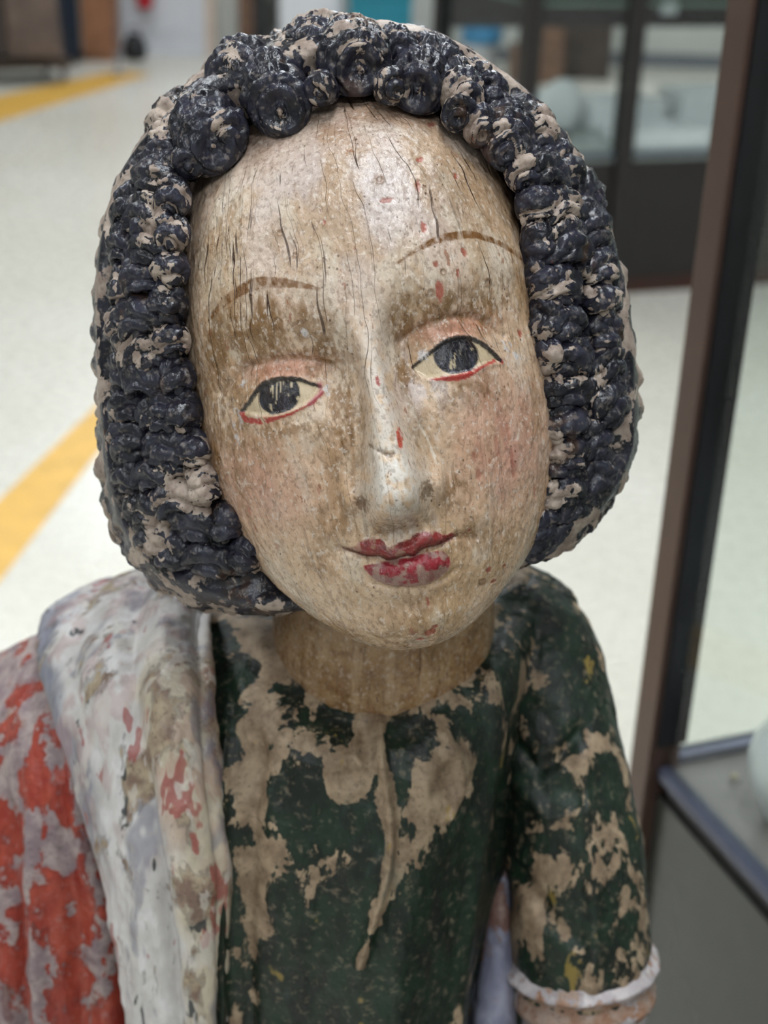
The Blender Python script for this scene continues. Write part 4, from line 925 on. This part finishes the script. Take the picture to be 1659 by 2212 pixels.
def sheet(name, NET, nv, nu, th, mat, parent, disp, vmax=1.0, edge=.05):
    """a draped sheet with real thickness and rounded long edges"""
    v = np.linspace(0, 1, nv); u = np.linspace(0, 1, nu)
    P = net_grid(NET, v, u); N = normals(P); N = -N if N[nv // 2, nu // 2, 1] > 0 else N
    vv, uu = np.meshgrid(v, u, indexing='ij')
    dd, at = disp(vv, uu, P)
    ed = np.minimum(uu, 1 - uu); rnd = np.sqrt(np.clip(1 - (1 - np.clip(ed / edge, 0, 1)) ** 2, 0, 1))
    Fr = P + N * (dd * (.25 + .75 * rnd) - th * .55 * (1 - rnd))[..., None]; Bk = P - N * th
    k = nv * nu
    q = [grid_quads(nv, nu), grid_quads(nv, nu, base=k, flip=True)]
    i = np.arange(nv - 1)
    for j, fl in ((0, 0), (nu - 1, 1)):
        a = i * nu + j; b = (i + 1) * nu + j
        s = np.stack([a, a + k, b + k, b], -1); q.append(s[:, ::-1] if fl else s)
    j = np.arange(nu - 1)
    for r, fl in ((0, 0), (nv - 1, 1)):
        a = r * nu + j; b = a + 1
        s = np.stack([a, b, b + k, a + k], -1); q.append(s[:, ::-1] if fl else s)
    at = {n_: np.concatenate([x.reshape((k,) + x.shape[2:])] * 2) for n_, x in at.items()}
    return mesh_from(name, np.concatenate([Fr.reshape(-1, 3), Bk.reshape(-1, 3)]) - np.array(BASE), np.concatenate(q), mat, parent, at)

def make_tunic():
    rows = [list(r) for r in TUNIC]
    full = []
    for k, r in enumerate(rows):
        zl, zr = r[0][2], r[-1][2]; xl, xr = r[0][0], r[-1][0]; wd = .02 + .012 * k
        full.append([(xl * .3, .66, (zl + zr) / 2 + .002)] + [(xl - wd * .8, .635, zl)] + r + [(xr + wd * .5, .635, zr), (xr * .2, .675, (zl + zr) / 2)])
    for z, sc in ((.34, 1.35), (.015, 1.7)):
        full.append([(x * sc, .59 + (y - .59) * sc * .9, z) for x, y, zz in full[5]])
    # inner lip of the neckline
    top = [((x - .002) * .60 + .002, .583 + (y - .583) * .60, z + .006) for x, y, z in full[0]]
    full = [top] + full
    A = np.array(full)
    A = np.concatenate([A[:, -4:-1], A, A[:, 1:4]], 1) if False else A
    per = np.concatenate([A[:, -3:], A, A[:, :3]], 1)
    nv = 560
    rv = np.array([0, .03, .10, .24, .42, .62, .78, .9, 1.0])
    v = np.concatenate([np.linspace(0, .62, 500), np.linspace(.62, 1, 61)[1:]])
    S = spline(rv, per, v)
    c = per.shape[1]; ci = np.arange(c) - 3.0
    n0 = A.shape[1]
    u = np.concatenate([np.linspace(0, 1, 14)[:-1], np.linspace(1, 11, 400)[:-1], np.linspace(11, n0, 26)[:-1]])
    S = np.swapaxes(spline(ci, np.swapaxes(S, 0, 1), u), 0, 1)
    N = normals(S, True); N = -N if N[200, 200, 1] > 0 else N
    vv, uu = np.meshgrid(v, u, indexing='ij')
    X, Z = S[..., 0], S[..., 2]; Pn = (S * 1000).astype(np.float32)
    n1 = fbm(Pn * .03, 4, 31) - .5; n2 = fbm(Pn * np.array([.12, .12, .06]), 4, 37) - .5
    front = ss(.60, .56, S[..., 1])
    D = n1 * .004 + n2 * .0022
    seam = [(x, z) for x, y, z in SEAM[0]]
    ds, _ = seg_dist(X, Z, smooth_poly(seam, 4, False))
    D = D + .0042 * np.exp(-(ds / .0022) ** 2) * front - .0016 * ss(.0, .006, np.interp(-Z, [-s_[1] for s_ in seam], [s_[0] for s_ in seam]) - X) * front * ss(1.0, .98, Z)
    # shallow carved folds either side of the seam and a long ridge towards the arm
    for pts, h, wd in (([(.030, .998), (.036, .985), (.0365, .972), (.033, .964)], .0034, .0026), ([(.052, 1.012), (.054, .98), (.052, .95), (.049, .92), (.046, .88), (.042, .82)], .0030, .004),
                       ([(-.047, .992), (-.046, .97), (-.044, .95), (-.045, .92)], .002, .004), ([(-.052, .99), (-.055, .95), (-.056, .90), (-.055, .83)], -.003, .0035),
                       ([(.012, .975), (.014, .95), (.010, .92), (.002, .88), (-.002, .83)], -.0022, .006), ([(-.02, .97), (-.018, .94), (-.022, .9), (-.026, .85)], -.0022, .007)):
        d, _ = seg_dist(X, Z, smooth_poly(pts, 4, False)); D = D + h * np.exp(-(d / wd) ** 2) * front
    D = D + .0022 * np.exp(-((vv - .035) / .012) ** 2)                      # raised rim of the neckline
    for (x, y, z), r in zip(PTS[0], (.0085, .0115, .006)):
        rr = np.hypot(X - x, Z - z) / r; D = D + (.0018 * np.exp(-((rr - .8) / .3) ** 2) - .0012 * np.exp(-(rr / .5) ** 2)) * front
    P = S + N * D[..., None]
    wear = .20 * n1 + .04 * n2
    wear = wear + .20 * np.exp(-(ds / .003) ** 2) * front + .10 * np.exp(-((vv - .03) / .02) ** 2)
    for (x, y, z), r in zip(PTS[0], (.011, .015, .007)): wear = wear + .22 * np.exp(-(np.hypot(X - x, Z - z) / r) ** 4) * front
    wear = wear + .10 * np.exp(-((X + .054) / .008) ** 2) * front - .07 * front * ss(.96, .90, Z) + .02
    nu = len(u); Q = np.concatenate([P, np.broadcast_to(P[-1:].mean(1, keepdims=True), P[-1:].shape)], 0)
    wear = np.concatenate([wear, wear[-1:]], 0)
    o = mesh_from('tunic', Q.reshape(-1, 3) - np.array(BASE), grid_quads(len(v) + 1, nu, True), MAT_TUNIC, statue, dict(wear=wear.ravel()))
    o['label'] = 'dark green painted tunic with a pale central ridge'
    return o
make_tunic()

def band_disp(v, u, P):
    Pn = (P * 1000).astype(np.float32); n1 = fbm(Pn * .03, 4, 61) - .5; n2 = fbm(Pn * np.array([.12, .12, .05]), 4, 67) - .5
    w1 = .76 - .06 * v + .04 * n1; w2 = .60 - .02 * v + .06 * n1
    fade = ss(.12, .3, v)
    d = n1 * .007 + n2 * .0026 + .0045 * np.exp(-((u - w1) / .07) ** 2) * fade - .0048 * np.exp(-((u - w2) / .05) ** 2) * fade
    d = d - .0035 * np.exp(-((u - .88) / .04) ** 2) * fade - .003 * np.exp(-((u - .27 - .1 * v) / .06) ** 2) * ss(.0, .2, v) * ss(.7, .3, v)
    C = np.zeros(v.shape + (3,)) + np.array(lin(206, 203, 202)); nn = n1 * 1.2
    C = paint(C, ss(.30, .12, u + nn * .4) * ss(.62, .4, v), (110, 112, 130), .85)
    C = paint(C, ss(.30, .12, v + nn * .2), (140, 130, 138), .75)
    C = paint(C, ss(.6, .75, u + nn * .3) * ss(.25, .4, v), (186, 172, 146), .8)
    C = paint(C, ss(.9, .97, u + nn * .15), (122, 92, 70), .8)
    C = paint(C, ss(.06, .02, u + nn * .05), (128, 108, 84), .8)
    C = paint(C, ss(.55, .62, .5 + n2 * 1.2) * ss(.35, .2, np.abs(v - .25)), (146, 66, 60), .28)
    return d, dict(wear=.26 * n1 + .06 * np.exp(-((u - w1) / .1) ** 2) + .08 * ss(.9, 1, u) - .03, paint=C)
o = sheet('stole', BAND, 380, 260, .012, MAT_BAND, statue, band_disp, edge=.045); o['label'] = 'grey-white painted stole hanging over the shoulder'
def mantle_disp(v, u, P):
    Pn = (P * 1000).astype(np.float32); n1 = fbm(Pn * .03, 4, 71) - .5; n2 = fbm(Pn * np.array([.12, .12, .06]), 4, 77) - .5
    d = n1 * .006 + n2 * .0025; f = ss(.14, .36, v); u = (u - .42) / .58
    for c, a, s in ((.46, -.011, .035), (.55, .007, .03), (.68, -.010, .03), (.77, .006, .03), (.30, -.009, .04), (.38, .006, .03), (.88, -.006, .03)):
        d = d + a * np.exp(-((u - c - .05 * (1 - v) + .03 * n1) / s) ** 2) * f
    return d, dict(wear=.22 * n1 + .06 * ss(.35, .1, v) + .035 + .10 * (np.exp(-((u - .55 - .05 * (1 - v)) / .02) ** 2) + np.exp(-((u - .77 - .05 * (1 - v)) / .02) ** 2)) * f)
o = sheet('mantle', MANTLE, 300, 330, .02, MAT_MANTLE, statue, mantle_disp, edge=.04); o['label'] = 'red painted mantle with deep folds'

SL = SLEEVE[0]
def sleeve_disp(v, a, P):
    Pn = (P * 1000).astype(np.float32); n1 = fbm(Pn * .03, 4, 81) - .5; n2 = fbm(Pn * np.array([.12, .12, .05]), 4, 87) - .5
    d = n1 * .006 + n2 * .002
    X, Z = P[..., 0], P[..., 2]; fr = ss(.0, -.01, P[..., 1] - (.63 - .1 * v))
    for pts, h, wd in (([(.066, .965), (.078, .955), (.088, .962), (.098, .972)], -.004, .004), ([(.07, .945), (.085, .935), (.10, .94)], .003, .005), ([(.075, .90), (.09, .885), (.105, .88)], -.003, .005),
                       ([(.10, .96), (.105, .93), (.108, .89), (.11, .86)], .0025, .004)):
        q, _ = seg_dist(X, Z, pts); d = d + h * np.exp(-(q / wd) ** 2) * fr
    return d, dict(wear=.24 * n1 + .05 * ss(.5, .9, v) + .01)
o = ring_tube('sleeve', SL[:8], [.024, .030, .0325, .0335, .034, .0345, .035, .0355], 330, 260, MAT_TUNIC, statue, sleeve_disp, ell=1.0); o['label'] = 'green painted sleeve worn to tan ground'
def cuff_disp(v, a, P):
    Pn = (P * 1000).astype(np.float32); n1 = fbm(Pn * .05, 4, 91) - .5
    return n1 * .005 + .0035 * np.exp(-((v - .25) / .12) ** 2) + .002 * np.exp(-((v - .85) / .12) ** 2) - .002 * np.exp(-((v - .55) / .12) ** 2), dict(wear=.22 * n1 + .1 * ss(.3, .6, v))
o = ring_tube('cuff', [(.1078, .5505, .850), (.1090, .5485, .841), (.1100, .546, .832), (.1110, .5435, .823)], [.0355, .0365, .0365, .034], 70, 200, MAT_CUFF, statue, cuff_disp); o['label'] = 'white painted sleeve cuff'
o = ring_tube('undersleeve', SL[7:] + [(.118, .515, .72), (.12, .50, .66)], [.033, .032, .031, .030, .029], 120, 160, MAT_CUFF, statue, sleeve_disp); o['label'] = 'pale worn undersleeve below the cuff'
LIN = [[(.052, .60, .93), (.060, .585, .93), (.070, .58, .93)], [(.048, .585, .87), (.060, .56, .872), (.075, .56, .87)], [(.043, .57, .82), (.058, .535, .825), (.078, .535, .822)], [(.04, .56, .72), (.056, .525, .72), (.08, .525, .72)]]
def lin_disp(v, u, P):
    Pn = (P * 1000).astype(np.float32); n1 = fbm(Pn * .04, 4, 95) - .5
    return n1 * .008 + .004 * np.sin(u * 9 + v * 2), dict(wear=.2 * n1 + .12 * ss(.45, .2, v))
o = sheet('lining', LIN, 140, 90, .008, MAT_LINING, statue, lin_disp, edge=.08); o['label'] = 'blue-grey lining between tunic and sleeve'
